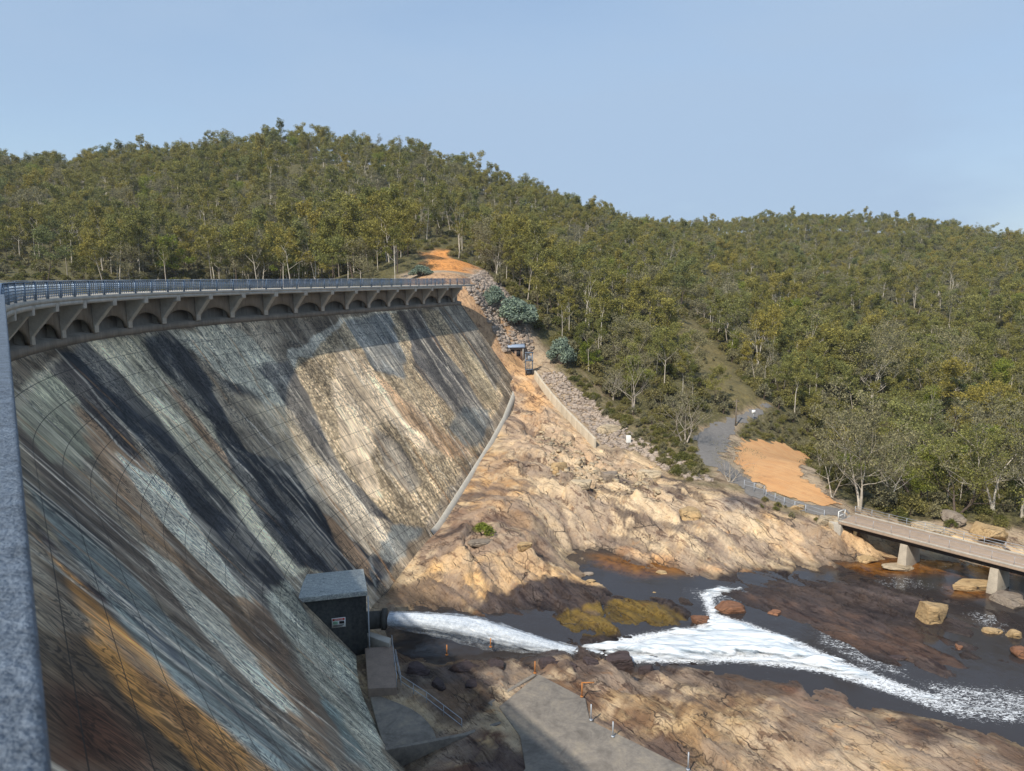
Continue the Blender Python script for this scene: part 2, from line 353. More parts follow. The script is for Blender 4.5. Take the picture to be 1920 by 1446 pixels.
BLK=gpoly([(960,760),(1060,800),(1140,860),(1200,930),(1100,950),(1020,900),(950,830)])
def relief(x,y):
    x=np.asarray(x,float); y=np.asarray(y,float)
    rk=sstep(1.5,-3,sdpoly(ROCK,x,y)); 
    fl=1-sstep(1.5,-.5,sdpoly(ROADP,x,y)); fl=fl*(1-.97*sstep(2,-1,sdpoly(DIRT,x,y)))
    td=sstep(.6,6,dline(toe_line,x,y)); fl=fl*td
    for q in FLAT: fl=fl*(1-sstep(1.6,.2,sdpoly(q,x,y)))
    c,s_=math.cos(R_(58)),math.sin(R_(58)); u=x*c-y*s_; v=x*s_+y*c    # u runs along the grain of the rock
    wv=v+3*(fbm(x/11,y/11,3)-.5)
    a=(fbm(u/17,wv/7,21,3)-.5)*2.0
    rid=1-np.abs(fbm(u/9,wv/2.3,31,4)*2-1); b=(rid-.7)*.7
    f1,e,cv=cells(u/7.5+fbm(x/3,y/3,4)*.5,wv/3.2+fbm(x/3,y/3,8)*.5,3)
    zone=np.maximum(sstep(.42,.6,fbm(x/13,y/13,333,2)),1.5*sstep(4,-4,sdpoly(BLK,x,y))); blk=((cv-.5)*1.15-.45*sstep(.08,0,e))*(.4+.7*zone)
    f1,e2,cv2=cells(u/2.4+fbm(x/2,y/2,6)*.5,wv/1.1,7); sm=((cv2-.5)*.34-.12*sstep(.12,0,e2))*(.25+.75*zone)
    up=sstep(-32.2,-30,tps(x,y))
    pp=wv/3.9+(fbm(u/13,wv/7,55,3)-.5)*3.2; ff=pp-np.floor(pp); led=ff*(1-sstep(.86,.99,ff))-.42; lam=sstep(.32,.6,fbm(u/9,wv/9,56,2))
    pp=wv/1.3+(fbm(u/8,wv/4,57,3)-.5)*4; ff=pp-np.floor(pp); led2=ff*(1-sstep(.8,.99,ff))-.42
    fine=(fbm(x/.9,y/.9,77,3)-.5)*.16
    r=a*(.3+.7*up)+b*(.22+.8*up)+blk*(.3+.7*up)+sm+fine+led*(.28+.75*lam)*(.45+.55*up)+led2*.2*sstep(.4,.62,fbm(x/7,y/7,58,2))
    g=(fbm(x/14,y/14,5,4)-.5)*2.4+(fbm(x/2,y/2,15,3)-.5)*.5
    g=g*(1-sstep(1.5,-2,sdpoly(ROADP,x,y)))
    return fl*(rk*r+(1-rk)*g*sstep(-2,8,sdpoly(OPEN,x,y)+6))
FLAT=[]
def G(x,y):
    return float(tps(np.array([x]),np.array([y]))[0]+relief(np.array([x]),np.array([y]))[0])
def gp(px,py,sink=0):
    h=ghit(px,py); return np.array([h[0],h[1],G(h[0],h[1])-sink])
FLAT=[np.array([atz(*p,-31.2)[:2] for p in APRON]), np.array([atz(*p,-31.9)[:2] for p in [(690,1180),(745,1180),(770,1290),(868,1375),(720,1405),(690,1300)]])]
print('terrain fn',time.time()-T0)
# ---------------------------------------------------------------- ground mesh
def axis(lo,hi,st,l2,h2,g):
    a=list(np.arange(lo,hi,st)); s=st; x=hi
    while x<h2: a.append(x); s=min(s*g,12); x+=s
    b=[]; s=st; x=lo
    while x>l2: s=min(s*g,12); x-=s; b.append(x)
    return np.array(b[::-1]+a)
gx=axis(-20,62,.27,-900,900,1.06); gy=axis(40,138,.30,-150,1150,1.05)
GX,GY=np.meshgrid(gx,gy); GT=tps(GX,GY); GZ=GT+relief(GX,GY)
def soft(poly,x,y,w=1.,nz=2.5,seed=1):
    return sstep(w,-w,sdpoly(poly,x,y)+(fbm(x/3.1,y/3.1,seed,5)-.5)*nz*2)
fcol=np.zeros(GX.shape+(3,)); fcol[:]=(.075,.06,.04)
def paint(poly,c,w=1.,nz=2.,seed=1,k=1.):
    global fcol
    m=soft(gpoly(poly) if isinstance(poly,list) else poly,GX,GY,w,nz,seed)[...,None]*k; fcol=fcol*(1-m)+np.array(c)*m; return m[...,0]
wet=np.zeros(GX.shape); veg=1-soft(OPEN,GX,GY,2,2,5)
paint(OPEN,(.36,.30,.23),2,1); mR=paint(ROCK,(.56,.45,.31),1,.8)
veg=np.maximum(veg,.8*soft(gpoly([(1060,668),(1110,715),(1150,765),(1250,790),(1310,800),(1350,900),(1290,905),(1190,850),(1140,800),(1100,740),(1040,690)]),GX,GY,1.5,3,8))
veg=np.maximum(veg,.6*soft(gpoly([(1290,905),(1400,915),(1560,960),(1560,990),(1450,975),(1330,930)]),GX,GY,1,3,9))
veg=np.maximum(veg,.9*soft(gpoly([(1500,870),(1600,950),(1920,990),(1920,940),(1600,900)]),GX,GY,1,3,9))
paint([(960,700),(1005,715),(1110,842),(1200,880),(1150,930),(1060,900),(960,860),(930,800)],(.48,.37,.27),1.5,2,2)
paint([(1130,870),(1250,930),(1430,940),(1560,990),(1500,1030),(1400,1060),(1200,1050),(1060,1020),(960,880),(990,850)],(.60,.49,.35),2,2,3)
paint([(1170,1030),(1300,1062),(1430,1070),(1440,1085),(1300,1085),(1060,1040)],(.60,.36,.18),.6,1,4)
paint([(1420,960),(1580,985),(1700,1030),(1560,1060),(1440,1040)],(.60,.44,.27),1,1.5,4)
paint([(900,840),(960,850),(1000,1000),(900,990),(860,920)],(.46,.31,.17),1,2,6)
paint([(780,1010),(860,950),(1000,1010),(1050,1060),(960,1050),(800,1080)],(.24,.17,.13),1,2,6)
paint([(800,1060),(960,1045),(1150,1100),(1110,1120),(960,1110),(850,1150),(790,1120)],(.62,.43,.23),.6,1.5,7)
paint([(700,1110),(800,1085),(860,1150),(740,1150)],(.20,.15,.11),.8,1.5,7)
d1=paint([(930,1110),(1060,1095),(1160,1110),(1330,1085),(1540,1070),(1700,1062),(1920,1090),(2200,1120),(2300,1400),(1920,1395),(1780,1350),(1600,1300),(1400,1262),(1200,1262),(990,1240),(740,1240),(740,1150),(900,1165)],(.062,.048,.046),.7,2.2,8)
paint([(1420,1130),(1600,1150),(1760,1200),(1840,1290),(1700,1270),(1560,1210),(1430,1180)],(.125,.08,.062),.8,2.5,9)
paint([(1030,1160),(1100,1140),(1190,1120),(1290,1165),(1240,1190),(1120,1200),(1040,1190)],(.19,.135,.035),.4,1.2,10)
paint([(870,1158),(960,1150),(1040,1160),(1030,1180),(930,1172)],(.28,.16,.08),.4,.8,10)
paint([(990,1240),(1200,1262),(1400,1262),(1600,1300),(1780,1350),(1920,1395),(2200,1500),(2400,1800),(960,1800)],(.18,.115,.075),1,1.5,11)
paint([(1130,1290),(1400,1330),(1560,1400),(1500,1446),(1300,1420),(1180,1350)],(.27,.19,.115),1,3,12)
paint([(1000,1245),(1250,1262),(1500,1290),(1480,1320),(1250,1300),(1080,1290),(1010,1262)],(.13,.10,.085),.8,1.8,31)
paint([(1650,1300),(1780,1350),(1920,1400),(2100,1480),(1800,1446),(1620,1370)],(.15,.105,.08),.8,2.5,32)
paint([(1420,1340),(1560,1330),(1640,1400),(1500,1420)],(.14,.10,.075),.8,2.5,33)
paint([(1600,1380),(1750,1420),(1800,1520),(1600,1500)],(.42,.31,.19),.8,2.5,34)
paint([(1480,1290),(1600,1300),(1640,1340),(1520,1330)],(.22,.12,.08),.8,1.5,12)
d2=paint([(740,1240),(1000,1245),(1000,1270),(930,1320),(860,1375),(760,1290)],(.075,.058,.05),.6,1,13)
paint([(780,1290),(860,1270),(930,1310),(860,1370)],(.16,.105,.07),.6,1,13)
paint([(720,1405),(870,1378),(950,1380),(990,1446),(980,1800),(600,1800),(700,1500)],(.13,.075,.055),.6,1,14)
paint(GREYP,(.2,.2,.21),.8,1.2,3); veg*=1-soft(GREYP,GX,GY)
m=soft(CLEAR,GX,GY,3,4,3); veg=veg*(1-m*.35); fcol=fcol*(1-m[...,None])+np.array((.24,.2,.1))*m[...,None]
m=paint(CUT,(.62,.30,.10),2,3,4); veg*=1-m
m=paint([(880,520),(905,560),(955,670),(1000,665),(985,605),(945,545),(900,505)],(.46,.36,.29),2,3,4); veg*=1-.9*m
veg*=1-soft(np.array([(-18,134),(2,128),(7,142),(3,160),(-6,172),(-24,172),(-22,150)]),GX,GY,1,1); paint(np.array([(-18,134),(1,128),(4,138),(2,146),(-4,160),(-22,160),(-22,150)]),(.44,.30,.19),1,1.5,4)
m=paint([(950,655),(985,680),(1005,715),(1030,760),(1010,790),(965,720),(946,735)],(.55,.36,.2),1,1,4); veg*=1-m
veg*=1-soft(ROCK,GX,GY,1,1.5,6)*.97
gv=soft(gpoly([(1385,795),(1450,762),(1490,812),(1525,860),(1600,945),(1562,935),(1512,870),(1470,836),(1395,828),(1378,812)]),GX,GY,.8,.8,41); veg=np.maximum(veg,gv*.95)
# cream and dark patches over the dry rock
rkd=mR*(1-np.clip(d1,0,1))
cr=sstep(.56,.72,fbm(GX/2.2,GY/2.2,201,5))[...,None]*rkd[...,None]; fcol=fcol*(1-.55*cr)+np.array((.66,.55,.40))*.55*cr
lowf=sstep(56,48,GY)*mR*sstep(.0,1,GX*0+1); cr=sstep(.60,.66,fbm(GX/1.6,GY/1.1,205,6))[...,None]*lowf[...,None]; fcol=fcol*(1-.7*cr)+np.array((.50,.38,.23))*.7*cr
dk=sstep(.57,.68,fbm((GX*.62+GY*.78)/1.1,(GX*.78-GY*.62)/7.,203,5))[...,None]*mR[...,None]; fcol=fcol*(1-.7*dk)+np.array((.11,.09,.09))*.7*dk
wet=np.clip(d1*.85+d2*.4,0,1)*sstep(.3,.55,fbm(GX/4,GY/4,90,4)+.08)
uu=GX*.53-GY*.848; vv=GX*.848+GY*.53+3*(fbm(GX/9,GY/9,3)-.5)
for sc_,w_,se,kk in ((5.5,.035,601,.85),(2.6,.03,602,.6)):
    rg=np.abs(fbm(uu/(sc_*3.2),vv/sc_,se,5)*2-1); lam_=sstep(.40,.55,fbm(GX/8,GY/8,se+9,3))
    m=(sstep(w_*2.4,w_*.6,rg)*kk*lam_*mR)[...,None]; fcol=fcol*(1-m)+np.array((.075,.06,.06))*m
st_=(sstep(.50,.62,fbm(uu/7,vv/1.6,611,5))*sstep(.42,.55,fbm(GX/12,GY/12,612,3))*rkd*.6)[...,None]; fcol=fcol*(1-st_)+np.array((.17,.135,.125))*st_
gy_=(sstep(.5,.6,fbm(GX/5,GY/5,613,4))*rkd*.45)[...,None]; fcol=fcol*(1-gy_)+np.array((.40,.33,.27))*gy_
fcol=fcol*np.array((1.06,1.0,.91))
# dark tide band where the rock meets the river
tb=sstep(-31.75,-32.15,GZ)*mR; fcol*=(1-.45*tb)[...,None]; wet=np.maximum(wet,tb)
M_ROCK=rock_mat('terrain_rock')
gm=gridmesh('ground',GX,GY,GZ,M_ROCK,{'Col':fcol,'wet':wet,'veg':np.clip(veg,0,1)})
tag(obj('ground',gm),kind='structure')
print('ground',time.time()-T0, gm.polygons.__len__())
def drape(name,poly,mat,lift,st=.2,lab=None):
    lo=poly.min(0)-st; hi=poly.max(0)+st; X,Y=np.meshgrid(np.arange(lo[0],hi[0],st),np.arange(lo[1],hi[1],st))
    Z=tps(X,Y)+relief(X,Y)+lift
    m=sdpoly(poly,X,Y)+(fbm(X/1.4,Y/1.4,5,5)-.5)*2.6<.1
    return tag(obj(name,gridmesh(name,X,Y,Z,mat,mask=m)),kind='structure')
M_ASPH=simple('asphalt',(.165,.155,.145),.85,.25,2,.4)
t=NT('orange_dirt'); co=t.co(); a=t.noise(co,.35,5,.6); b=t.noise(co,5,6,.7)
w_=t.noise(t.co2((.12,2.2,1),(0,0,R_(50))),1.,4,.6,.4)
M_DIRT=t.fin(t.mix(t.ramp(w_,(.42,.0),(.5,.32),(.58,0)),t.mix(t.ramp(b,(.3,.0),(.7,.5)),t.ramp(a,(.3,(.50,.25,.10)),(.6,(.58,.34,.155)),(.75,(.46,.21,.08))),(.50,.27,.13)),(.34,.20,.11)),.95,t.bump(b,.6,.08,t.bump(w_,.5,.15)))
drape('road',ROADP,M_ASPH,.06); drape('dirt_clearing',DIRT,M_DIRT,.10)
# ---------------------------------------------------------------- water
WZ=-32.25
t=NT('river_water'); co=t.co('Object',(1,.6,1)); n=t.noise(co,2.6,5,.6,.4); n2=t.noise(co,.5,3,.5); am=t.attr('amber'); fo=t.attr('foam')
base=t.mix(am,(.035,.03,.029),t.ramp(t.noise(t.co(),1.2,5,.6),(.35,(.07,.025,.006)),(.65,(.22,.09,.018))))
ft=t.noise(t.co('Object',(1.2,2.2,1)),1.9,8,.75,1.6)
fm=t.math('MULTIPLY',t.ramp(t.math('ADD',ft,t.math('MULTIPLY',fo,.42)),(.66,0),(.76,1)),1,True)
base=t.mix(fm,base,(.68,.7,.72))
M_WATER=t.fin(base,.09,t.bump(n,.16,.08,t.bump(n2,.12,.25)))
t.val(t.mix(fm,(.07,)*3,(.7,)*3),t.b.inputs['Roughness']); t.b.inputs['Specular IOR Level'].default_value=.5; t.b.inputs['IOR'].default_value=1.33
FOAM=[atz(*p,WZ)[:2] for p in [(1000,1226),(1040,1214),(1075,1213),(1110,1203),(1200,1185),(1300,1172),(1322,1150),(1305,1112),(1345,1098),(1400,1104),(1345,1122),(1352,1150),(1410,1168),(1500,1200),(1570,1232),(1650,1262),(1720,1288),(1830,1312),(1990,1330),(1990,1370),(1780,1345),(1650,1298),(1540,1264),(1400,1246),(1200,1247),(1100,1238),(1040,1236)]]
FOAM=np.array(FOAM)
WX,WY=np.meshgrid(np.arange(-16,150,.5),np.arange(40,100,.5))
fsd=sdpoly(FOAM,WX,WY)
SP2=[np.array([atz(*p,WZ)[:2] for p in q]) for q in ([(1530,1165),(1600,1170),(1680,1240),(1700,1270),(1620,1250),(1540,1205)],[(1730,1280),(1920,1300),(2000,1360),(1800,1345)],[(1810,1150),(1870,1150),(1900,1190),(1860,1185)],[(1560,1095),(1700,1080),(1760,1100),(1650,1110)],[(1290,1105),(1420,1108),(1330,1150)])]
fm=sstep(.5,-1.0,fsd)*(.72-.3*sstep(27,36,WX))
for q,k in zip(SP2,(.36,.42,.34,.26,.3)): fm=np.maximum(fm,k*sstep(1.4,-.8,sdpoly(q,WX,WY)))
AMB=[np.array([atz(*p,WZ)[:2] for p in q]) for q in ([(1700,1040),(1900,1060),(1900,1085),(1760,1075),(1640,1080),(1560,1060)],[(1110,1040),(1250,1050),(1300,1075),(1200,1080),(1130,1062)],[(1780,1100),(1850,1100),(1850,1120),(1790,1118)])]
amb=0*WX
for q in AMB: amb=np.maximum(amb,sstep(1.5,-1.5,sdpoly(q,WX,WY)))
DRY=np.array([atz(*p,WZ)[:2] for p in [(300,1225),(720,1225),(760,1262),(960,1285),(1020,1250),(1110,1300),(1330,1446),(1400,1700),(200,1700)]])
wm=gridmesh('river',WX,WY,WX*0+WZ+(fbm(WX/1.6,WY/1.1,40,3)-.5)*.06,M_WATER,{'amber':amb,'foam':fm},mask=sdpoly(DRY,WX,WY)>0)
tag(obj('river',wm),kind='structure')
rx,ry=np.meshgrid(np.linspace(-700,-9,60),np.linspace(-150,330,60)); _c=crest(np.linspace(-60,S2,200))
wall=np.array(list(zip(_c[0]-np.cos(_c[2])*4,_c[1]+np.sin(_c[2])*4)))
rp_=np.concatenate([wall,[(-60,330),(-700,330),(-700,-150),(20,-150)]])
mb=MB(); mb.add([(a,b,-7.) for a,b in rp_],[list(range(len(rp_)))]); tag(mb.build('reservoir',M_WATER),kind='structure')
# rushing white water: a heaped, churned sheet over the channel
HX,HY=np.meshgrid(np.arange(-6,50,.16),np.arange(44,74,.16)); sd=sdpoly(FOAM,HX,HY); sdw=sd+.45+(fbm(HX/2.2,HY/.7,50,5)-.5)*3.0
core=sstep(.3,-2.2,sdw)*(1-.72*sstep(25,35,HX+(fbm(HX/2,HY/2,77,3)-.5)*8)); HZ=WZ+.03+core*(.2+.7*fbm(HX/4.5,HY/1.3,61,4))+(fbm(HX/.8,HY/.35,66,3)-.5)*.10*core
t=NT('white_water'); co=t.co2((.22,1.5,1),(0,0,R_(14))); a=t.noise(co,1.25,9,.66,.8); cr=t.attr('core')
t.fin(t.mix(t.ramp(a,(.36,0),(.56,1)),(.34,.41,.47),(.72,.75,.77)),.7,t.bump(a,.6,.25))
al=t.ramp(t.math('ADD',t.math('MULTIPLY',a,1.0),t.math('MULTIPLY',cr,.75)),(.66,0),(.98,1)); t.l(al,t.b.inputs['Alpha'])
M_FOAM=t.m
tag(obj('white_water',gridmesh('white_water',HX,HY,HZ,M_FOAM,{'core':core},mask=(sdw<.25)&(core>.0))),kind='structure')
# the jet from the outlet valve
up=[(730,1161),(790,1164),(850,1171),(905,1181),(955,1195),(1000,1207),(1045,1217),(1090,1224),(1130,1228)]
yv=[62.3,62.0,61.7,61.4,61.0,60.8,60.6,60.4,60.3]; rv=[.58,.64,.72,.78,.76,.62,.48,.36,.28]
def jet(name,dz,rk,mat,rough,seed):
    pts=[aty(*q,Y) for q,Y in zip(up,yv)]; u=np.linspace(0,1,150); a=np.array(pts); k=np.linspace(0,1,len(pts))
    c=np.stack([np.interp(u,k,a[:,i]) for i in range(3)],-1); 
    for _ in range(30): c[1:-1]=(c[:-2]+c[2:])/2*.5+c[1:-1]*.5
    r=np.interp(u,k,rv)*rk; th=np.linspace(0,2*np.pi,49); U,TH=np.meshgrid(u,th); rr=np.interp(U,u,r)
    nz=1+rough*(fbm(U*26,TH*3.2,seed,4)-.5)*np.minimum(1,.12+U*3)
    X=np.interp(U,u,c[:,0])+rr*.15*np.cos(TH); Y=np.interp(U,u,c[:,1])+rr*nz*np.cos(TH); Z=np.interp(U,u,c[:,2])+rr*nz*np.sin(TH)*(1+0*U)+dz(U,np.sin(TH))
    me=gridmesh(name,X,Y,Z,mat,{'along':U},uv=(U,TH/6.283)); return obj(name,me)
def wmat(name,thr,c0,c1):
    t=NT(name); co=t.co('UV',(5,16,1)); a=t.noise(co,1.2,8,.66,.4); b=t.noise(t.co('Object'),3.5,7,.75); al=t.attr('along')
    col=t.mix(t.ramp(t.math('ADD',t.math('MULTIPLY',a,.5),t.math('MULTIPLY',b,.5)),(.38,0),(.6,1)),c0,c1)
    t.fin(col,.5,t.bump(a,.6,.12)); t.val(t.ramp(t.math('ADD',t.math('ADD',t.math('MULTIPLY',a,.5),t.math('MULTIPLY',b,.5)),t.math('MULTIPLY',al,thr[2])),(thr[0],thr[3]),(thr[1],1)),t.b.inputs['Alpha']); return t.m
jt=jet('water_jet',lambda U,s:0*U,1.,wmat('jet_water',(.3,.55,-.05,.35),(.50,.57,.66),(.74,.78,.82)),.35,3); tag(jt,'thick white jet of water shooting from the outlet at the dam foot','water jet')
sp=jet('spray',lambda U,s:-np.where(s<0,-s,0)*np.minimum(1,U*2.5)*(1.3-1.1*U),1.2,wmat('spray_water',(.40,.85,.0,.0),(.42,.48,.56),(.64,.68,.72)),.6,9); sp.parent=jt
print('water',time.time()-T0)
# ---------------------------------------------------------------- dam
CONC=simple('weathered_concrete',(.20,.175,.145),.85,.4,.7,.3,streak=True); CONCL=simple('pale_concrete',(.40,.37,.32),.85,.25,1.2,.3)
CONCD=simple('stained_dark_concrete',(.065,.062,.055),.9,.45,.8,.3,streak=True); STEEL=simple('galvanised_blue_grey_steel',(.20,.26,.34),.45,.25,3,.15,metal=.35)
STEELL=simple('pale_galvanised_steel',(.38,.41,.45),.5,.2,3,.1,metal=.3); CAPM=simple('weathered_rail_top',(.13,.16,.20),.55,.6,22,.6)
dam=empty('dam',tuple(cpt(100,0,-30)),'long curved concrete gravity dam with a painted sloping downstream face','dam')
dl=np.array(dam.location)
def dpart(mb,name,mat,smooth=False,bev=0,parent=None):
    ob=mb.build(name,mat,parent or dam,smooth,bev); 
    if not parent: ob.matrix_parent_inverse=__import__('mathutils').Matrix.Translation(-Vector(dl))
    return ob
# sloping face
SSt,du=np.arange(2,S2+.05,.2),.2
VV=np.linspace(0,1,190); SG,VG=np.meshgrid(SSt,VV); ZB=toez(SG)-2.0; ZG=ZT+(ZB-ZT)*VG
xx,yy,hh=crest(SG); of=foff(ZG); FX=xx+np.cos(hh)*of; FY=yy-np.sin(hh)*of
mcol=np.zeros(SG.shape+(3,)); mcol[:]=(.20,.175,.145); grav=0*SG; rip=0*SG
wu=SG+(fbm(SG/1.3,ZG/4,71,4)-.5)*2.2; wz=ZG+(fbm(SG/2,ZG/2,72,4)-.5)*1.2
def mp_(pts,c,w=.25,k=1.,g=None,r=None):
    global mcol,grav,rip
    pl=np.array([fhit(*q) for q in pts],float); m=sstep(w,-w,sdpoly(pl,wu,wz))*k
    mcol=mcol*(1-m[...,None])+np.array(c)*m[...,None]
    grav=grav*(1-m)+(g or 0)*m; rip=rip*(1-m)+(r or 0)*m
NAVY=(.035,.042,.056); PALE=(.50,.485,.40); TAN=(.36,.25,.17); SLATE=(.13,.14,.15); BLUE=(.24,.29,.31); ORNG=(.52,.27,.09); DBR=(.085,.065,.05)
mp_([(20,775),(60,715),(115,662),(215,625),(300,603),(420,600),(540,600),(640,592),(720,586),(870,560),(950,740),(905,830),(860,900),(800,990),(700,1110),(690,1240),(740,1460),(100,1460),(80,1200),(40,900)],(.27,.24,.20),.15,1,None,.35)
mp_([(0,640),(20,775),(60,715),(115,662),(215,625),(300,603),(300,560),(0,560)],(.085,.07,.055),.12)
mp_([(60,1000),(110,1010),(250,1210),(460,1460),(90,1460)],DBR,.6)
mp_([(90,1300),(200,1330),(300,1460),(100,1460)],(.13,.055,.035),.9,.8)
mp_([(75,1010),(130,1060),(250,1195),(400,1335),(540,1460),(380,1460),(230,1300),(140,1130)],ORNG,.25,.9)
mp_([(200,1190),(330,1300),(450,1440),(420,1446),(300,1330)],(.22,.12,.06),.4,.8)
mp_([(45,930),(140,1060),(330,1250),(560,1460),(540,1460),(300,1240),(120,1060)],(.07,.055,.06),.2)
mp_([(40,900),(130,960),(230,1060),(350,1200),(420,1260),(570,1400),(630,1460),(520,1460),(360,1320),(250,1190),(150,1050)],BLUE,.3,1,None,.4)
mp_([(120,1000),(250,1130),(400,1290),(520,1420),(440,1350),(280,1200)],(.08,.10,.14),.3,.8)
mp_([(28,800),(120,880),(260,1020),(420,1200),(640,1460),(590,1440),(420,1255),(230,1060),(100,930)],(.12,.10,.09),.3,.9,None,.2)
mp_([(30,880),(90,930),(200,1010),(190,1030),(100,960)],NAVY,.4,.9)
mp_([(38,945),(62,950),(130,1025),(120,1035)],(.42,.38,.30),.12)
mp_([(26,775),(85,695),(150,755),(185,830),(145,885),(95,865)],(.36,.37,.30),.3)
mp_([(30,750),(70,705),(112,665),(118,675),(60,735),(28,790)],(.42,.40,.34),.1)
mp_([(90,690),(125,665),(230,800),(280,880),(210,850),(150,760)],(.06,.055,.06),.3,.95)
mp_([(140,760),(280,880),(380,1010),(480,1120),(600,1290),(700,1460),(640,1460),(480,1270),(300,1060),(200,900)],TAN,.4,.9)
mp_([(300,960),(420,1100),(520,1220),(480,1210),(350,1080)],(.10,.075,.06),.4,.8)
mp_([(215,850),(300,895),(370,960),(430,1060),(478,1135),(430,1110),(330,1010),(262,920)],(.55,.55,.50),.2,1,None,1)
mp_([(270,1015),(335,1070),(430,1160),(500,1270),(570,1340),(520,1330),(400,1210),(310,1090)],(.55,.55,.50),.2,1,None,1)
mp_([(112,662),(165,640),(290,770),(420,930),(520,1060),(560,1120),(620,1240),(560,1200),(440,1090),(330,920),(230,790)],NAVY,.2)
mp_([(165,640),(290,605),(330,700),(400,790),(480,900),(560,1010),(600,1070),(540,1080),(420,930),(290,770)],PALE,.2,1,None,.6)
mp_([(255,612),(310,606),(350,640),(400,720),(440,800),(480,870),(450,850),(380,770),(300,690)],NAVY,.3,.95)
mp_([(310,604),(420,602),(480,640),(540,700),(600,790),(640,880),(560,850),(480,760),(400,690)],(.46,.46,.41),.25,1,None,.7)
mp_([(300,715),(340,740),(430,860),(520,960),(650,1090),(600,1072),(480,930),(390,840)],TAN,.3)
mp_([(400,700),(470,740),(560,800),(640,870),(600,880),(500,800)],(.07,.075,.085),.3,.9)
mp_([(440,740),(560,770),(660,880),(700,960),(620,900),(520,820)],(.42,.37,.29),.4,.8,None,.3)
mp_([(400,800),(470,850),(560,880),(600,960),(700,1010),(720,1060),(700,1100),(560,1065),(480,960)],NAVY,.3)
mp_([(540,860),(640,880),(720,950),(745,1010),(700,1050),(620,980),(570,920)],(.48,.44,.38),.4,.95,None,.3)
mp_([(600,960),(640,990),(710,1075),(700,1095),(640,1040)],TAN,.25)
mp_([(520,600),(640,590),(636,594),(540,668),(535,660)],(.17,.15,.13),.15)
mp_([(480,690),(540,672),(600,790),(690,900),(745,985),(690,960),(600,850),(540,770)],(.055,.06,.075),.25,.95)
mp_([(552,690),(640,600),(720,590),(870,566),(945,740),(900,832),(855,902),(790,988),(742,985),(640,880)],(.44,.385,.30),.15,1,.8)
mp_([(538,668),(636,592),(643,602),(552,690)],(.50,.50,.47),.1)
mp_([(640,592),(800,575),(800,578),(645,600)],(.50,.48,.42),.05)
mp_([(645,598),(730,590),(760,660),(760,710),(700,690)],(.17,.20,.235),.3,.9,None,.6)
mp_([(630,650),(680,665),(740,760),(830,850),(800,850),(720,790),(700,860),(720,940),(690,930),(650,850),(625,750)],(.60,.52,.42),.35,.95)
mp_([(700,700),(750,740),(830,810),(890,850),(850,860),(760,790)],(.42,.31,.22),.35,.9)
mp_([(700,800),(750,830),(790,900),(770,925),(720,880)],(.19,.18,.17),.35,.85)
mp_([(765,615),(800,612),(880,720),(925,790),(900,825),(840,760),(780,690)],(.10,.105,.12),.3,.95,None,.7)
mp_([(745,585),(790,580),(800,612),(770,620)],(.09,.08,.085),.25,.9)
mp_([(820,575),(868,566),(900,630),(940,700),(930,735),(890,680),(850,630)],(.13,.125,.12),.3,.95,None,.6)
mp_([(860,620),(900,680),(935,745),(910,760),(870,690)],(.36,.33,.25),.3,.7,.6)
mp_([(870,760),(920,770),(905,828),(870,840),(840,800)],(.12,.15,.18),.4,.8,None,.5)
mp_([(740,985),(790,990),(760,1040),(700,1110),(692,1065),(720,1010)],(.22,.25,.27),.25,1,None,.5)
mp_([(700,1040),(735,1060),(705,1105)],NAVY,.25)
mp_([(545,1090),(590,1180),(690,1240),(720,1340),(745,1460),(640,1460),(600,1340),(540,1220),(500,1120)],(.36,.38,.35),.3,1,None,1)
mp_([(480,1120),(545,1200),(620,1330),(700,1460),(650,1460),(560,1330)],(.13,.10,.085),.4,.8)
mp_([(600,1300),(640,1340),(700,1446),(670,1446)],(.16,.24,.27),.3,.8,None,.7)
for sc_,se,am in ((4.2,801,.20),(1.7,802,.20)):
    pn=fbm((SG+.15*ZG)/sc_+2*fbm(SG/5,ZG/9,se+7,3),ZG/(sc_*2.1),se,4); mcol*=(1+am*(sstep(.50,.53,pn)-sstep(.47,.44,pn)))[...,None]
    pw=sstep(.57,.60,pn)*.22*(mcol.mean(-1)<.35); mcol=mcol*(1-pw[...,None])+np.array((.42,.40,.36))*pw[...,None]
    rip=np.maximum(rip,.8*sstep(.55,.6,fbm(SG/4,ZG/7,se+20,3)))
rs=np.random.default_rng(5)
for k in range(330):
    s0=rs.uniform(3,S2-3); z_=rs.uniform(-33,-7); L_=rs.uniform(1.5,9); w0=rs.uniform(.08,.32); sl_=rs.normal(0,.10); v=rs.uniform(); cc=(rs.uniform(.5,.75)*np.array([1,.98,.92])) if v<.45 else (rs.uniform(.02,.06)*np.array([1,1.05,1.2]) if v<.85 else np.array([.4,.24,.12]))
    i0,i1=np.searchsorted(SSt,[s0-2.5,s0+2.5]); A1=SG[:,i0:i1]; Z1=ZG[:,i0:i1]
    d=np.abs(A1-s0-sl_*(Z1-z_)-(fbm(Z1/2.5+k,Z1*0+k,k,2)-.5)*1.1); e=np.abs(Z1-z_)/L_; m=sstep(1,.3,d/w0)*sstep(1,.5,e)*rs.uniform(.25,.75)
    mcol[:,i0:i1]=mcol[:,i0:i1]*(1-m[...,None])+cc*m[...,None]
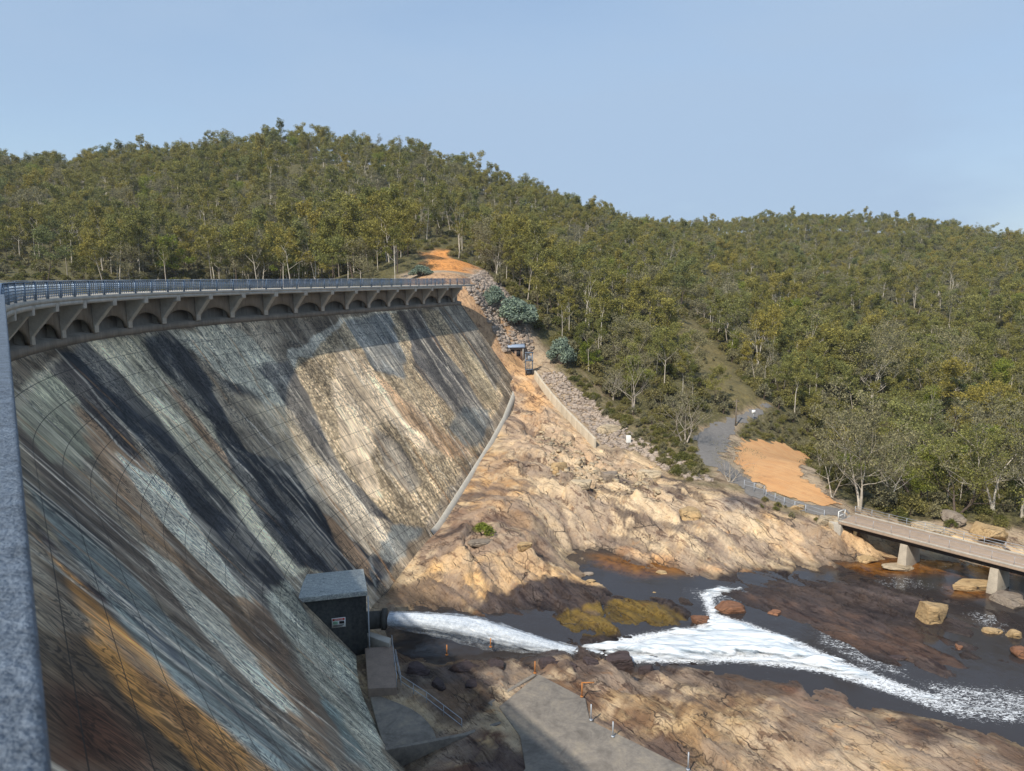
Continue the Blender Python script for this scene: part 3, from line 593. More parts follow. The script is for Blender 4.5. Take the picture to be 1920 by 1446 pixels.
# washed stains running down the slope
stn=fbm(SG/.9,ZG/22,301,4); mcol*=(.95+.5*stn)[...,None]*np.array([1.12,1.02,.87])
t=NT('painted_face'); uv=t.co('UV'); base=t.attr('Col',True); gr=t.attr('grav'); ri=t.attr('rip')
us=t.co('UV',(1.6,.14,1)); s1=t.noise(us,1.2,8,.7,.6); us2=t.co('UV',(5,.5,1)); s2=t.noise(us2,1.,6,.7,.8)
col=t.mix(1.,base,t.ramp(s1,(.33,(.45,.45,.47)),(.46,(.95,.95,.95)),(.56,(1.08,1.06,1.03)),(.66,(1.5,1.46,1.38))),'MULTIPLY')
col=t.mix(1.,col,t.ramp(s2,(.38,(.6,.6,.62)),(.5,(1,1,1)),(.64,(1.4,1.4,1.38))),'MULTIPLY')
v=t.vor(uv,2.6,'F1'); v=t.ramp(v,(.1,(1.4,1.35,1.25)),(.45,(.9,.88,.85)),(.7,(.45,.42,.38)))
col=t.mix(gr,col,t.mix(1.,col,v,'MULTIPLY'))
rn=t.noise(t.co('UV',(1.3,.6,1)),.62,3,.5,2.6); rn=t.math('FRACT',t.math('MULTIPLY',rn,6.)); rn=t.ramp(rn,(.0,(.22,.25,.3)),(.22,(.35,.38,.42)),(.34,(1.05,1.05,1.05)),(.7,(1.25,1.25,1.22)),(.9,(1.0,1,1)),(1,(.22,.25,.3)))
col=t.mix(ri,col,t.mix(1.,col,rn,'MULTIPLY'))
bl=t.noise(uv,.45,6,.7); col=t.mix(1.,col,t.ramp(bl,(.3,(.68,.66,.66)),(.55,(1.05,1.03,1)),(.75,(1.15,1.13,1.1))),'MULTIPLY')
sx=t.n('SeparateXYZ'); t.l(t.co('UV'),sx.inputs[0])
ln=t.math('FRACT',t.math('MULTIPLY',sx.outputs[1],1/1.9)); lm=t.ramp(ln,(0,.8),(.02,.8),(.03,0))
vl=t.math('FRACT',t.math('MULTIPLY',sx.outputs[0],1/13.7)); vm=t.ramp(vl,(0,.0),(.003,.0),(.0045,0))
col=t.mix(t.math('MAXIMUM',lm,vm),col,(.025,.022,.02))
M_FACE=t.fin(col,.75,t.bump(lm,-.4,.05,t.bump(s2,.15,.03)))
fm_=gridmesh('painted_face',FX,FY,ZG,M_FACE,{'Col':np.clip(mcol,0,1),'grav':grav,'rip':rip},uv=(SG,(ZT-ZG)*math.hypot(1,SLP)))
fo=obj('painted_face',fm_,dam); fo.matrix_parent_inverse=__import__('mathutils').Matrix.Translation(-Vector(dl))
# body: vertical upper wall, end wall, upstream side
def sweep(prof,s0,s1,ds=1.5,closed=True,caps=True):
    """prof: list of (offset,z) ; returns MB swept along crest"""
    ss=np.arange(s0,s1+ds*.5,ds); ss[-1]=s1; mb=MB(); V=[];n_=len(prof)
    for s in ss:
        x,y,h=crest(s); 
        for o_,z_ in prof: V.append((x+math.cos(h)*o_,y-math.sin(h)*o_,z_))
    Fc=[]
    for i in range(len(ss)-1):
        for k in range(n_ if closed else n_-1):
            k2=(k+1)%n_; Fc.append([i*n_+k,i*n_+k2,(i+1)*n_+k2,(i+1)*n_+k])
    if caps and closed: Fc+=[list(range(n_))[::-1],[(len(ss)-1)*n_+k for k in range(n_)]]
    mb.add(V,Fc); return mb
dpart(sweep([(-2.7,-1.8),(-2.7,-4.45),(WO,-4.6),(WO,-5.205),(-4.5,-5.205),(-4.5,-1.8)],-40,S2-.01),'upper_wall',CONC,parent=None)
mb=sweep([(WO-.02,-5.21),(-4.5,-5.21),(-4.5,-36),(foff(-36)-.04,-36)],-40,S2-.05); dpart(mb,'dam_body',CONC)
dpart(sweep([(0,-1.45),(0,-1.72),(-5.5,-1.72),(-5.5,-1.45)],-40,S2+2),'crest_deck',CONCL)
# toe kerb
tk=MB(); V=[]; ts=np.arange(103,S2-.2,1.2)
for s in ts:
    z=float(toez(s)); w_=.32; V+= [fpt(s,z+w_,.02),fpt(s,z+w_,.14),fpt(s,z-w_,.14),cpt(s,float(foff(z-w_))+.14,z-2.6),fpt(s,z-2.6,-.3)]
Fc=[]
for i in range(len(ts)-1):
    for k in range(5): Fc.append([i*5+k,i*5+(k+1)%5,(i+1)*5+(k+1)%5,(i+1)*5+k])
Fc+=[[4,3,2,1,0],[len(ts)*5-5+k for k in range(5)]]
tk.add(V,Fc); dpart(tk,'toe_kerb',simple('pale_kerb',(.43,.40,.34),.85,.2,1.5,.2))
# corbels and arches
SPB=5.62; ribs=np.arange(-8,S2-1.5,SPB)
proto_c={}
for s in ribs:
    x,y,h=crest(s); t_=np.array([math.sin(h),math.cos(h)]); n_=np.array([math.cos(h),-math.sin(h)]); o0=np.array([x,y])
    mb=MB(); wd=.34
    prof=[(-.02,-1.725),(-.02,-2.35),(-.35,-2.42),(-1.62,-4.0),(-1.62,-4.58),(-2.72,-4.7),(-2.72,-1.725)]
    V=[(*(o0+n_*a-t_*wd),z) for a,z in prof]+[(*(o0+n_*a+t_*wd),z) for a,z in prof]; k=len(prof)
    mb.add(V,[list(range(k)),list(range(k,2*k))[::-1]]+[[i,k+i,k+(i+1)%k,(i+1)%k] for i in range(k)])
    dpart(mb,'corbel',CONCL,bev=.03)
    # arch panel to the next rib
    if s+SPB<S2:
        mb=MB(); N=14; V=[];
        for i in range(N+1):
            u=i/N; sa=s+wd+(SPB-2*wd)*u; zb=-4.58+1.25*math.sqrt(max(0,1-(2*u-1)**2))**1.0
            for oo,zz in ((-1.74,-1.73),(-1.74,zb),(-2.05,zb),(-2.05,-1.73)): V.append(cpt(sa,oo,zz))
        Fc=[]
        for i in range(N):
            for q in range(4): Fc.append([i*4+q,i*4+(q+1)%4,(i+1)*4+(q+1)%4,(i+1)*4+q])
        Fc+=[[3,2,1,0],[N*4+q for q in range(4)]]
        mb.add(V,Fc); dpart(mb,'arch_panel',CONC)
        mb=sweep([(.0,-1.725),(.0,-2.0),(-.3,-2.0),(-.3,-1.725)],s+wd,s+SPB-wd,1.0); dpart(mb,'edge_beam',CONCL)
# railing: panels between posts
rail=empty('crest_railing',tuple(cpt(60,-.1,-1.45)),'blue-grey steel railing with flat top rail along the downstream edge of the dam crest','railing','railings along the dam crest')
rail2=empty('crest_railing',tuple(cpt(60,-5.4,-1.45)),'pale steel railing along the far upstream edge of the dam crest','railing','railings along the dam crest')
def rpart(mb,name,mat,par,bev=0):
    ob=mb.build(name,mat,par,False,bev); ob.matrix_parent_inverse=__import__('mathutils').Matrix.Translation(-Vector(par.location)); return ob
for par,o_,top,st in ((rail,-.12,STEEL,1),(rail2,-5.35,STEELL,0)):
    s=-4.0
    while s<S2+.3:
        e=min(s+2.81,S2+1.8); mb=MB(); ds=.7 if s<20 else 1.4
        for z0,z1,hw in ((-.345,-.30,.09),(-.50,-.44,.02),(-.66,-.60,.02),(-.82,-.76,.02),(-.98,-.92,.02),(-1.14,-1.08,.02),(-1.30,-1.24,.02)):
            if z0<-.31 and s<3 and par is rail and False: continue
            m2=sweep([(o_+hw,z0),(o_+hw,z1),(o_-hw,z1),(o_-hw,z0)],s+.03 if z0>-.34 else s+.05,e-.005 if z0>-.34 else e-.05,1.4); mb.add(np.concatenate(m2.v),m2.f)
        if st:
            for k in range(1,7):
                q=cpt(s+2.81*k/7,o_,0); x,y,h=crest(s+2.81*k/7); mb.box(q[:2],(math.cos(h),-math.sin(h)),(math.sin(h),math.cos(h)),.024,.026,-1.36,-.34)
        rpart(mb,'rail_panel',STEEL if st else STEELL,par)
        x,y,h=crest(s); q=cpt(s,o_,0); mb=MB(); mb.box(q[:2],(math.cos(h),-math.sin(h)),(math.sin(h),math.cos(h)),.075,.07,-1.448,-.346); rpart(mb,'post',STEEL if st else STEELL,par)
        s+=2.81
m2=sweep([(.03,-.298),(.03,-.27),(-.22,-.27),(-.22,-.298)],-3,14,.5); rpart(m2,'weathered_cap',CAPM,rail,.008)
print('dam',time.time()-T0)
# ---------------------------------------------------------------- valve house on the face
B=atz(684,1232,-32.2); A_=aty(686,1107,B[1]); zt=A_[2]; Cb=atz(684,1066,zt); D_=atz(545,1122,zt)
vx=(D_-A_)[:2]; vy=(Cb-A_)[:2]; vx/=np.linalg.norm(vx); vy=vy-vx*(vy@vx); vy/=np.linalg.norm(vy)
Wd=np.linalg.norm((D_-A_)[:2])+4; Dp=np.linalg.norm((Cb-A_)[:2])
vh=empty('valve_house',tuple(B),'dark concrete valve house with painted flat roof at the foot of the dam','valve house')
def lpart(mb,name,mat,par,smooth=False,bev=0):
    from mathutils import Matrix
    ob=mb.build(name,mat,par,smooth,bev); ob.matrix_parent_inverse=Matrix.Translation(-Vector(par.location)) if abs(par.rotation_euler[2])<1e-6 else par.matrix_basis.inverted(); return ob
a2=A_[:2]
t=NT('stained_black_concrete'); co=t.co('Object',(1,1,.3)); n=t.noise(co,1.1,7,.7); n2=t.noise(t.co(),4,5,.6)
M_VH=t.fin(t.mix(.6,t.ramp(n,(.35,(.012,.013,.014)),(.55,(.04,.042,.038)),(.75,(.10,.095,.08))),t.ramp(n2,(.3,(.015,.016,.017)),(.7,(.07,.068,.06)))),.7,t.bump(n2,.4,.05))
mb=MB(); mb.prism([a2,a2+vx*Wd,a2+vx*Wd+vy*Dp,a2+vy*Dp],-36,zt-.45); lpart(mb,'wall',M_VH,vh)
t=NT('painted_roof'); co=t.co('Object',(1,1,1),(0,0,R_(20))); w=t.noise(t.co('Object',(.55,2.2,1),(0,0,R_(12))),2.0,5,.65,2.2)
M_RF=t.fin(t.ramp(w,(.34,(.12,.14,.145)),(.43,(.46,.48,.45)),(.5,(.16,.18,.19)),(.57,(.58,.60,.56)),(.66,(.2,.22,.22)),(.75,(.46,.47,.45))),.8,t.bump(w,.2,.03))
mb=MB(); mb.prism([a2-vx*.12-vy*.12,a2+vx*Wd-vy*.12,a2+vx*Wd+vy*Dp,a2-vx*.12+vy*Dp],zt-.45,zt); lpart(mb,'roof',M_RF,vh,bev=.04)
mb=MB(); mb.box(a2-vy*.2-vx*.15,vx,vy,.05,.05,-33.4,zt-.46); lpart(mb,'corner_pipe',STEELL,vh)
# danger sign fixed on the wall
wh=simple('sign_white',(.75,.77,.75),.5,.05); rd=simple('sign_red',(.55,.04,.03),.5,.05); gn=simple('sign_green',(.05,.3,.14),.5,.05); bk=simple('sign_black',(.02,.02,.02),.5,.05)
sg0=a2+vx*((686-635)/(686-545.)*np.linalg.norm((D_-A_)[:2])); 
_r=ray(635,1167); _den=_r[0]*vy[0]+_r[1]*vy[1]; tt=((a2@vy)-.0)/_den; spos=_r*tt; spos=np.array([*(spos[:2]-vy*.04),spos[2]])
sg=empty('warning_sign',tuple(spos),'white rectangular warning sign with red heading on the dark valve house wall','sign')
def sbox(mb,u0,u1,z0,z1,d,th=.015):  # u measured to the viewer's right
    c=spos[:2]-vx*((u0+u1)/2)-vy*d; mb.box(c,vx,vy,(u1-u0)/2,th/2,spos[2]+z0,spos[2]+z1)
mb=MB(); sbox(mb,-.56,.56,-.42,.42,0,.03); lpart(mb,'board',wh,sg)
mb=MB(); sbox(mb,-.50,.50,.19,.37,.024); lpart(mb,'heading_band',rd,sg)
mb=MB(); sbox(mb,.05,.46,-.12,.12,.024); lpart(mb,'picture_panel',bk,sg)
for z in (-.22,-.31):
    mb=MB(); sbox(mb,-.46,.30 if z<-.3 else .42,z-.022,z+.022,.024); lpart(mb,'text_line',bk,sg)
for z in (.08,.0,-.08):
    mb=MB(); sbox(mb,-.46,-.08,z-.02,z+.02,.024); lpart(mb,'text_line',gn,sg)
fc=bpy.data.curves.new('txt','FONT'); fc.body='DANGER'; fc.size=.17; fc.align_x='CENTER'; fc.align_y='CENTER'; fc.extrude=.004
tmp=bpy.data.objects.new('t',fc); me=bpy.data.meshes.new_from_object(tmp); bpy.data.objects.remove(tmp); me.materials.clear(); me.materials.append(wh)
from mathutils import Matrix
tx=obj('lettering',me,sg); M=Matrix(((-vx[0],0,-vy[0],spos[0]-vy[0]*.045),(-vx[1],0,-vy[1],spos[1]-vy[1]*.045),(0,1,0,spos[2]+.28),(0,0,0,1)))
tx.matrix_parent_inverse=Matrix.Translation(-Vector(sg.location)); tx.matrix_basis=M
# ---------------------------------------------------------------- concrete works at the foot
def slab(name,pts,z,th,mat,label,cat,bev=.05):
    q=[atz(*p,z) for p in pts]; c=sum(q)/len(q); mb=MB(); mb.prism([p[:2] for p in q],z-th,z)
    me=mb.mesh(name,mat); me.transform(Matrix.Translation(-Vector(c))); ob=obj(name,me,None,bev); ob.location=c
    return tag(ob,label,cat)
t=NT('worn_concrete'); co=t.co(); a=t.noise(co,.5,6,.7,.6); b=t.noise(co,3,8,.75)
M_SLAB=t.fin(t.mix(t.ramp(b,(.35,0),(.7,.45)),t.ramp(a,(.3,(.12,.105,.09)),(.5,(.25,.22,.185)),(.7,(.34,.29,.22))),(.09,.08,.07)),.85,t.bump(b,.5,.05))
slab('concrete_apron',APRON,-31.15,1.2,M_SLAB,'broad flat grey concrete apron on the rocks at the bottom of the view','concrete slab')
slab('concrete_ramp',[(690,1292),(752,1290),(800,1310),(868,1376),(720,1402),(705,1350)],-32.0,1.0,M_SLAB,'dull brown concrete ramp running down below the valve house','concrete slab')
slab('concrete_landing',[(684,1215),(736,1211),(744,1289),(690,1291)],-31.3,1.6,simple('brown_landing',(.25,.19,.15),.85,.25,1),'small brown concrete landing beside the valve house corner','concrete slab')
slab('concrete_block',[(684,1190),(730,1207),(733,1196),(690,1183)],-30.9,1.8,CONCL,'low pale concrete block under the outlet pipe','concrete block')
# outlet pipe and its housing
pc=aty(722,1161,62.4); po=empty('outlet_pipe',tuple(pc),'black round outlet pipe of the dam where the white jet begins','pipe')
mb=MB(); mb.tube([pc-np.array([5,.8,0]),pc+np.array([.1,0,0])],.78,20); lpart(mb,'pipe',CONCD,po,True)
mb=MB(); mb.tube([pc-np.array([.25,0,0]),pc+np.array([.12,0,0])],.95,20); lpart(mb,'flange',CONCD,po)
mb=MB(); mb.box(pc[:2]-[2.6,.3],(1,.15),(-.15,1),1.2,1.1,-33.5,-30.4); lpart(mb,'housing',M_VH,po)
def lowwall(name,pts,z,h,w,mat,label,cat):
    q=[atz(*p,z) for p in pts]; mb=MB(); P2=[np.array(p[:2]) for p in q]; V=[]
    for i,p in enumerate(P2):
        d=P2[min(i+1,len(P2)-1)]-P2[max(i-1,0)]; d/=np.linalg.norm(d); nn=np.array([-d[1],d[0]])*w/2
        for a,zz in ((p-nn,z-h),(p+nn,z-h),(p+nn,z),(p-nn,z)): V.append((*a,zz))
    Fc=[]
    for i in range(len(P2)-1):
        for k in range(4): Fc.append([i*4+k,i*4+(k+1)%4,(i+1)*4+(k+1)%4,(i+1)*4+k])
    Fc+=[[3,2,1,0],[len(P2)*4-4+k for k in range(4)]]; mb.add(V,Fc); return tag(mb.build(name,mat,None,False,.03),label,cat)
lowwall('low_wall',[(722,1404),(790,1392),(868,1377),(915,1362),(945,1352),(940,1335),(918,1318),(950,1296),(1003,1264)],-31.3,1.5,.3,M_SLAB,'narrow pale concrete wall winding from the dam foot to the tip of the apron','low wall')
OR_=simple('rusty_orange_steel',(.42,.17,.05),.6,.3,8)
def post(px,py,z,h,lab,mat=STEELL,grp=None,arm=None):
    q=atz(px,py,z); e=empty('handrail_post',tuple(q),lab,'post',grp)
    mb=MB(); mb.tube([q,q+[0,0,h]],.05,8); mb2=MB(); mb2.tube([q+[0,0,-.02],q+[0,0,.05]],.13,8)
    lpart(mb,'shaft',mat,e); lpart(mb2,'foot_plate',mat,e)
    if arm: mb=MB(); mb.tube([q+[0,0,h-.04],q+[arm,0,h-.04]],.045,8); lpart(mb,'arm',mat,e)
    return q
post(838,1228,-31.6,.9,'short orange steel post on dark rock under the water jet, nearer the valve house',OR_)
post(920,1213,-31.6,.8,'short orange steel post standing at the lower edge of the spray',OR_)
post(1003,1262,-31.1,1.0,'orange steel post at the top tip of the concrete apron',OR_)
post(1091,1306,-31.1,1.15,'orange steel post with a bent arm on the right edge of the apron',OR_,arm=.9)
post(1108,1350,-31.1,1.2,'grey steel post at the notch in the apron edge')
post(1149,1381,-31.1,1.1,'grey steel post on the lower apron edge past the notch')
post(1290,1443,-31.1,1.2,'grey steel post at the very bottom edge of the view')
# pipe handrail down the ramp
hr=empty('ramp_handrail',tuple(atz(745,1292,-32)),'thin steel handrail following the right edge of the brown ramp','handrail')
pa=[atz(742,1240,-31.3),atz(752,1290,-32),atz(800,1322,-32),atz(866,1374,-32)]
for h in (1.05,.55):
    mb=MB(); mb.tube([p+[0,0,h] for p in pa],.028,6); lpart(mb,'rail',STEELL,hr)
for i,(a,b) in enumerate(zip(pa[:-1],pa[1:])):
    for k in range(2):
        q=a+(b-a)*k/2; mb=MB(); mb.tube([q,q+[0,0,1.05]],.03,6); lpart(mb,'post',STEELL,hr)
q=pa[-1]; mb=MB(); mb.tube([q,q+[0,0,1.05]],.03,6); lpart(mb,'post',STEELL,hr)
hr2=empty('landing_handrail',tuple(atz(736,1212,-31.3)),'pale steel handrail along the far edge of the brown landing','handrail')
pb=[atz(735,1212,-31.3),atz(744,1288,-31.3)]
mb=MB(); mb.tube([p+[0,0,1.0] for p in pb],.03,6); lpart(mb,'rail',STEELL,hr2)
for k in range(3):
    q=pb[0]+(pb[1]-pb[0])*k/2; mb=MB(); mb.tube([q,q+[0,0,1.0]],.03,6); lpart(mb,'post',STEELL,hr2)
# ---------------------------------------------------------------- bridge
bz=-28.7
P1=atz(1572,978,bz); P2=atz(1920,1068,bz); ax=(P2-P1)[:2]; BL=np.linalg.norm(ax); ax/=BL; ay=np.array([-ax[1],ax[0]]); 
if ay@np.array([0,1])<0: ay=-ay
BW=4.2; BL+=16
br=empty('footbridge',tuple(P1),'low straight concrete footbridge with steel railings crossing the river','bridge')
M_DECK=simple('bridge_deck',(.36,.27,.20),.85,.2,1.5,.2); M_GIRD=simple('bridge_girder',(.05,.042,.04),.8,.3,2)
def bb(u0,u1,v0,v1,z0,z1,name,mat,bev=0):
    mb=MB(); c=P1[:2]+ax*(u0+u1)/2+ay*(v0+v1)/2; mb.box(c,ax,ay,(u1-u0)/2,(v1-v0)/2,z0,z1); return lpart(mb,name,mat,br,bev=bev)
bb(0,BL,0,BW,bz-.28,bz,'deck',M_DECK,.02); bb(0,BL,-.02,.16,bz+.005,bz+.17,'kerb',CONCL,.02); bb(0,BL,BW-.16,BW+.02,bz+.005,bz+.17,'kerb',CONCL,.02)
bb(.3,BL,.55,1.0,bz-.85,bz-.285,'girder',M_GIRD); bb(.3,BL,BW-1.0,BW-.55,bz-.85,bz-.285,'girder',M_GIRD)
bb(-1.2,.28,.1,BW-.1,bz-2.0,bz-.29,'abutment',CONCL,.05)
for px,py in ((1725,1046),(1897,1086)):
    q=atz(px,py,-32.3); u=(q[:2]-P1[:2])@ax
    mb=MB(); c=P1[:2]+ax*u; 
    lo=[c+ax*a+ay*b for a,b in ((-.55,.1),(.55,.1),(.55,BW-.1),(-.55,BW-.1))]; hi=[c+ax*a+ay*b for a,b in ((-.38,.4),(.38,.4),(.38,BW-.4),(-.38,BW-.4))]
    mb.hexa([(*p,-33.4) for p in lo],[(*p,bz-.86) for p in hi]); lpart(mb,'pier',simple('pier_concrete',(.40,.35,.28),.85,.25,1.5),br,bev=.04)
for v,side in ((.1,0),(BW-.1,1)):
    for h in (1.05,.75,.45):
        if side==0 and h!=1.05 and h!=.45: continue
        mb=MB(); mb.tube([(*(P1[:2]+ax*0+ay*v),bz+h),(*(P1[:2]+ax*BL+ay*v),bz+h)],.026 if side else .015,6); lpart(mb,'rail',STEELL,br)
    u=0
    while u<BL:
        p=P1[:2]+ax*u+ay*v; mb=MB(); mb.tube([(*p,bz+.17),(*p,bz+1.06)],.028 if side else .018,6); lpart(mb,'post',STEELL,br); u+=2.0
wt=simple('white_paint_steel',(.75,.75,.72),.5,.1)
mb=MB(); p0=P1[:2]-ax*.1+ay*.1; p1=P1[:2]-ax*.1+ay*1.7
for a,b in (((*p0,bz+.05),(*p0,bz+1.15)),((*p0,bz+1.15),(*p1,bz+1.15)),((*p1,bz+1.15),(*p1,bz+.05)),((*p0,bz+.6),(*p1,bz+.6))): mb.tube([a,b],.045,8)
lpart(mb,'white_end_rail',wt,br)
q=gp(1603,1008); e=empty('marker_post',tuple(q),'short cream post standing on rock beneath the near edge of the bridge','post'); mb=MB(); mb.tube([q-[0,0,.2],q+[0,0,1.15]],.22,10); lpart(mb,'shaft',simple('cream_post',(.6,.54,.36),.8,.1),e); mb=MB(); mb.tube([q+[0,0,1.151],q+[0,0,1.2]],[.25,.2],10); lpart(mb,'cap',CONCL,e)
# ---------------------------------------------------------------- chute wall, building, gate hoist
wp=[gp(*p) for p in ((1003,712),(1018,733),(1035,755),(1053,775),(1072,797),(1092,818),(1116,842))]
we=empty('chute_wall',tuple(wp[0]),'long cream concrete training wall stepping down the rock from the gate hoist','wall')
M_CW=simple('cream_wall',(.50,.43,.33),.85,.2,1.2,.2,streak=True)
tot=[]
for a,b in zip(wp[:-1],wp[1:]):
    d=(b-a)[:2]; Ln=np.linalg.norm(d); d/=Ln; nn=np.array([-d[1],d[0]]); k=max(2,int(Ln/3.0))
    for i in range(k):
        u0=a+(b-a)*i/k; u1=a+(b-a)*(i+1)/k; g=d*.04
        lo=[(*(u0[:2]+g+nn*.18),u0[2]-2.5),(*(u1[:2]-g+nn*.18),u1[2]-2.5),(*(u1[:2]-g-nn*.18),u1[2]-2.5),(*(u0[:2]+g-nn*.18),u0[2]-2.5)]
        hi=[(x,y,(u0[2] if j in(0,3) else u1[2])+1.5) for j,(x,y,z) in enumerate(lo)]
        mb=MB(); mb.hexa(lo,hi); lpart(mb,'wall_panel',M_CW,we,bev=.02)
bq=aty(955,663,147.); bl=empty('gate_building',tuple(bq),'small brick building with a flat blue-grey roof beside the end of the dam','building')
bw=simple('brick_wall',(.38,.26,.18),.9,.3,5); brf=simple('blue_grey_roof',(.30,.36,.46),.5,.15,2); dk=simple('dark_opening',(.02,.02,.022),.7,.1)
z0=bq[2]-.6
mb=MB(); mb.box(bq[:2],(1,0),(0,1),2.6,1.8,z0-1,z0+1.9); lpart(mb,'wall',bw,bl)
mb=MB(); mb.hexa([(bq[0]+a,bq[1]+b,z0+1.91) for a,b in((-3.1,-2.4),(3.1,-2.4),(3.1,2.2),(-3.1,2.2))],[(bq[0]+a,bq[1]+b,z0+2.3+.25*(b>0)) for a,b in((-3.0,-2.3),(3.0,-2.3),(3.0,2.1),(-3.0,2.1))]); lpart(mb,'roof',brf,bl)
for k in range(4):
    f=MB(); f.box(bq[:2]+[-1.8+1.2*k,-1.82],(1,0),(0,1),.38,.05,z0+.25,z0+1.5); w=lpart(f,'window',dk,bl)
for k in range(3):
    f=MB(); f.tube([(bq[0]-2.7+2.7*k,bq[1]-2.2,z0-.6),(bq[0]-2.7+2.7*k,bq[1]-2.2,z0+1.9)],.09,8); lpart(f,'post',CONCL,bl)
hq=aty(992,700,137.); hs=empty('gate_hoist',tuple(hq),'tall dark blue-grey steel gate hoist frame at the head of the chute wall','hoist')
hb=simple('hoist_steel',(.13,.16,.20),.5,.2,3,.1,metal=.3); z0=hq[2]-.3
for a in(-.62,.62):
    for b in(-.5,.5):
        mb=MB(); mb.box(hq[:2]+[a,b],(1,0),(0,1),.08,.08,z0,z0+4.1); lpart(mb,'leg',hb,hs)
for z in(.95,2.6,4.1):
    mb=MB(); mb.box(hq[:2],(1,0),(0,1),.78,.65,z0+z,z0+z+.14); lpart(mb,'platform',hb,hs)
mb=MB(); mb.box(hq[:2],(1,0),(0,1),.5,.42,z0+.1,z0+.94); lpart(mb,'gear_box',simple('gearbox_dark',(.05,.06,.075),.5,.2),hs)
mb=MB(); mb.box(hq[:2]+[.1,0],(1,0),(0,1),.35,.3,z0+2.75,z0+3.6); lpart(mb,'motor',simple('motor_grey',(.30,.33,.36),.5,.2),hs)
for a in(-.25,.05):
    mb=MB(); mb.tube([(hq[0]+a,hq[1]-.7,z0),(hq[0]+a,hq[1]-.7,z0+4.1)],.025,5); lpart(mb,'ladder_side',hb,hs)
# yard fence with red and white uprights
fe=empty('yard_fence',tuple(aty(1022,668,150.)),'low yard fence of red and white uprights right of the gate hoist','fence')
fq=np.array(fe.location)
for k in range(9):
    mb=MB(); mb.box(fq[:2]+[-2.2+.6*k,0],(1,0),(0,1),.05,.05,fq[2]-.8,fq[2]+1.1); lpart(mb,'upright',rd if k in(6,7,8) else wt,fe)
mb=MB(); mb.box(fq[:2]+[.2,.08],(1,0),(0,1),2.5,.03,fq[2]+.8,fq[2]+.9); lpart(mb,'rail',wt,fe)
# little items on the far bank
q=gp(1178,834); e=empty('instrument_box',tuple(q),'small white instrument box standing on pale rubble below the grass','box'); mb=MB(); mb.box(q[:2],(1,0),(0,1),.35,.3,q[2]+.25,q[2]+1.35); lpart(mb,'cabinet',wt,e,bev=.03); mb=MB(); mb.box(q[:2],(1,0),(0,1),.25,.2,q[2]-.3,q[2]+.249); lpart(mb,'plinth',CONCL,e)
q=gp(1379,800); e=empty('utility_pole',tuple(q),'thin wooden pole beside the uphill end of the road','pole'); mb=MB(); mb.tube([q-[0,0,.5],q+[0,0,4.6]],[.13,.09],8); lpart(mb,'shaft',simple('pole_wood',(.16,.13,.10),.9),e); mb=MB(); mb.box(q[:2],(1,0),(0,1),.5,.05,q[2]+4.2,q[2]+4.32); lpart(mb,'crossbar',simple('bar_wood',(.2,.17,.13),.9),e)
q=gp(1412,790); e=empty('road_sign',tuple(q),'small white square sign on a post at the road bend','sign'); mb=MB(); mb.tube([q-[0,0,.3],q+[0,0,1.9]],.04,8); lpart(mb,'post',STEELL,e); mb=MB(); mb.box(q[:2]-[0,.07],(1,0),(0,1),.32,.02,q[2]+1.3,q[2]+1.95); lpart(mb,'panel',wt,e)
ga=gp(1395,918); gb=gp(1432,930); e=empty('road_gate',tuple(ga),'pale steel pipe gate beside the road above the grey gravel patch','gate')
for k in range(3):
    a=ga+(gb-ga)*k/2; mb=MB(); mb.tube([a-[0,0,.2],a+[0,0,1.3]],.035,8); lpart(mb,'post',STEELL,e)
for h in(1.25,.7): mb=MB(); mb.tube([ga+[0,0,h],gb+[0,0,h]],.02,6); lpart(mb,'rail',STEELL,e)
fpt_=[gp(*p) for p in((1436,932),(1470,948),(1510,962),(1545,972))]
e=empty('road_fence',tuple(fpt_[0]),'thin post and wire fence along the river side of the road','fence')
for a,b in zip(fpt_[:-1],fpt_[1:]):
    for h in(.95,.5): mb=MB(); mb.tube([a+[0,0,h],b+[0,0,h]],.018,5); lpart(mb,'wire',STEELL,e)
for a in fpt_+[(fpt_[0]+fpt_[1])/2,(fpt_[1]+fpt_[2])/2]:
    mb=MB(); mb.tube([a-[0,0,.5],a+[0,0,1.0]],.04,6); lpart(mb,'post',STEELL,e)
print('works',time.time()-T0)
# ---------------------------------------------------------------- boulders
def rockmesh(name,seed,size,mat,npt=11,cuts=6,rough=.035):
    r=np.random.default_rng(seed); bm=bmesh.new()
    bmesh.ops.create_icosphere(bm,subdivisions=4,radius=1)
    V=np.array([v.co for v in bm.verts])
    for k in range(npt):
        nrm=r.normal(size=3); 
        if k<cuts: nrm[2]*=.25
        nrm/=np.linalg.norm(nrm); d=r.uniform(.42,.78); h=V@nrm; m=h>d; V[m]-=(h[m]-d)[:,None]*nrm[None]*.97
    top=r.uniform(.5,.65); m=V[:,2]>top; V[m,2]=top+(V[m,2]-top)*.06
    N_=V/np.linalg.norm(V,axis=1)[:,None]
    a=fbm(V[:,0]*2.3+seed,V[:,1]*2.3+V[:,2]*3.1,seed,4)-.5; b=fbm(V[:,0]*7+V[:,2]*5,V[:,1]*7-V[:,2]*4,seed+3,3)-.5
    V=V+N_*(a*rough*4+b*rough*1.4)[:,None]; V*=np.array(size)[None]
    for v,c in zip(bm.verts,V): v.co=c
    me=bpy.data.meshes.new(name); bm.to_mesh(me); bm.free(); me.polygons.foreach_set('use_smooth',np.ones(len(me.polygons),bool)); me.materials.append(mat); return me
RM={k:rock_mat('rock_'+k,False,c) for k,c in dict(tan=(.48,.34,.18),cream=(.56,.46,.32),brown=(.26,.13,.075),dark=(.075,.055,.055),grey=(.3,.25,.2)).items()}
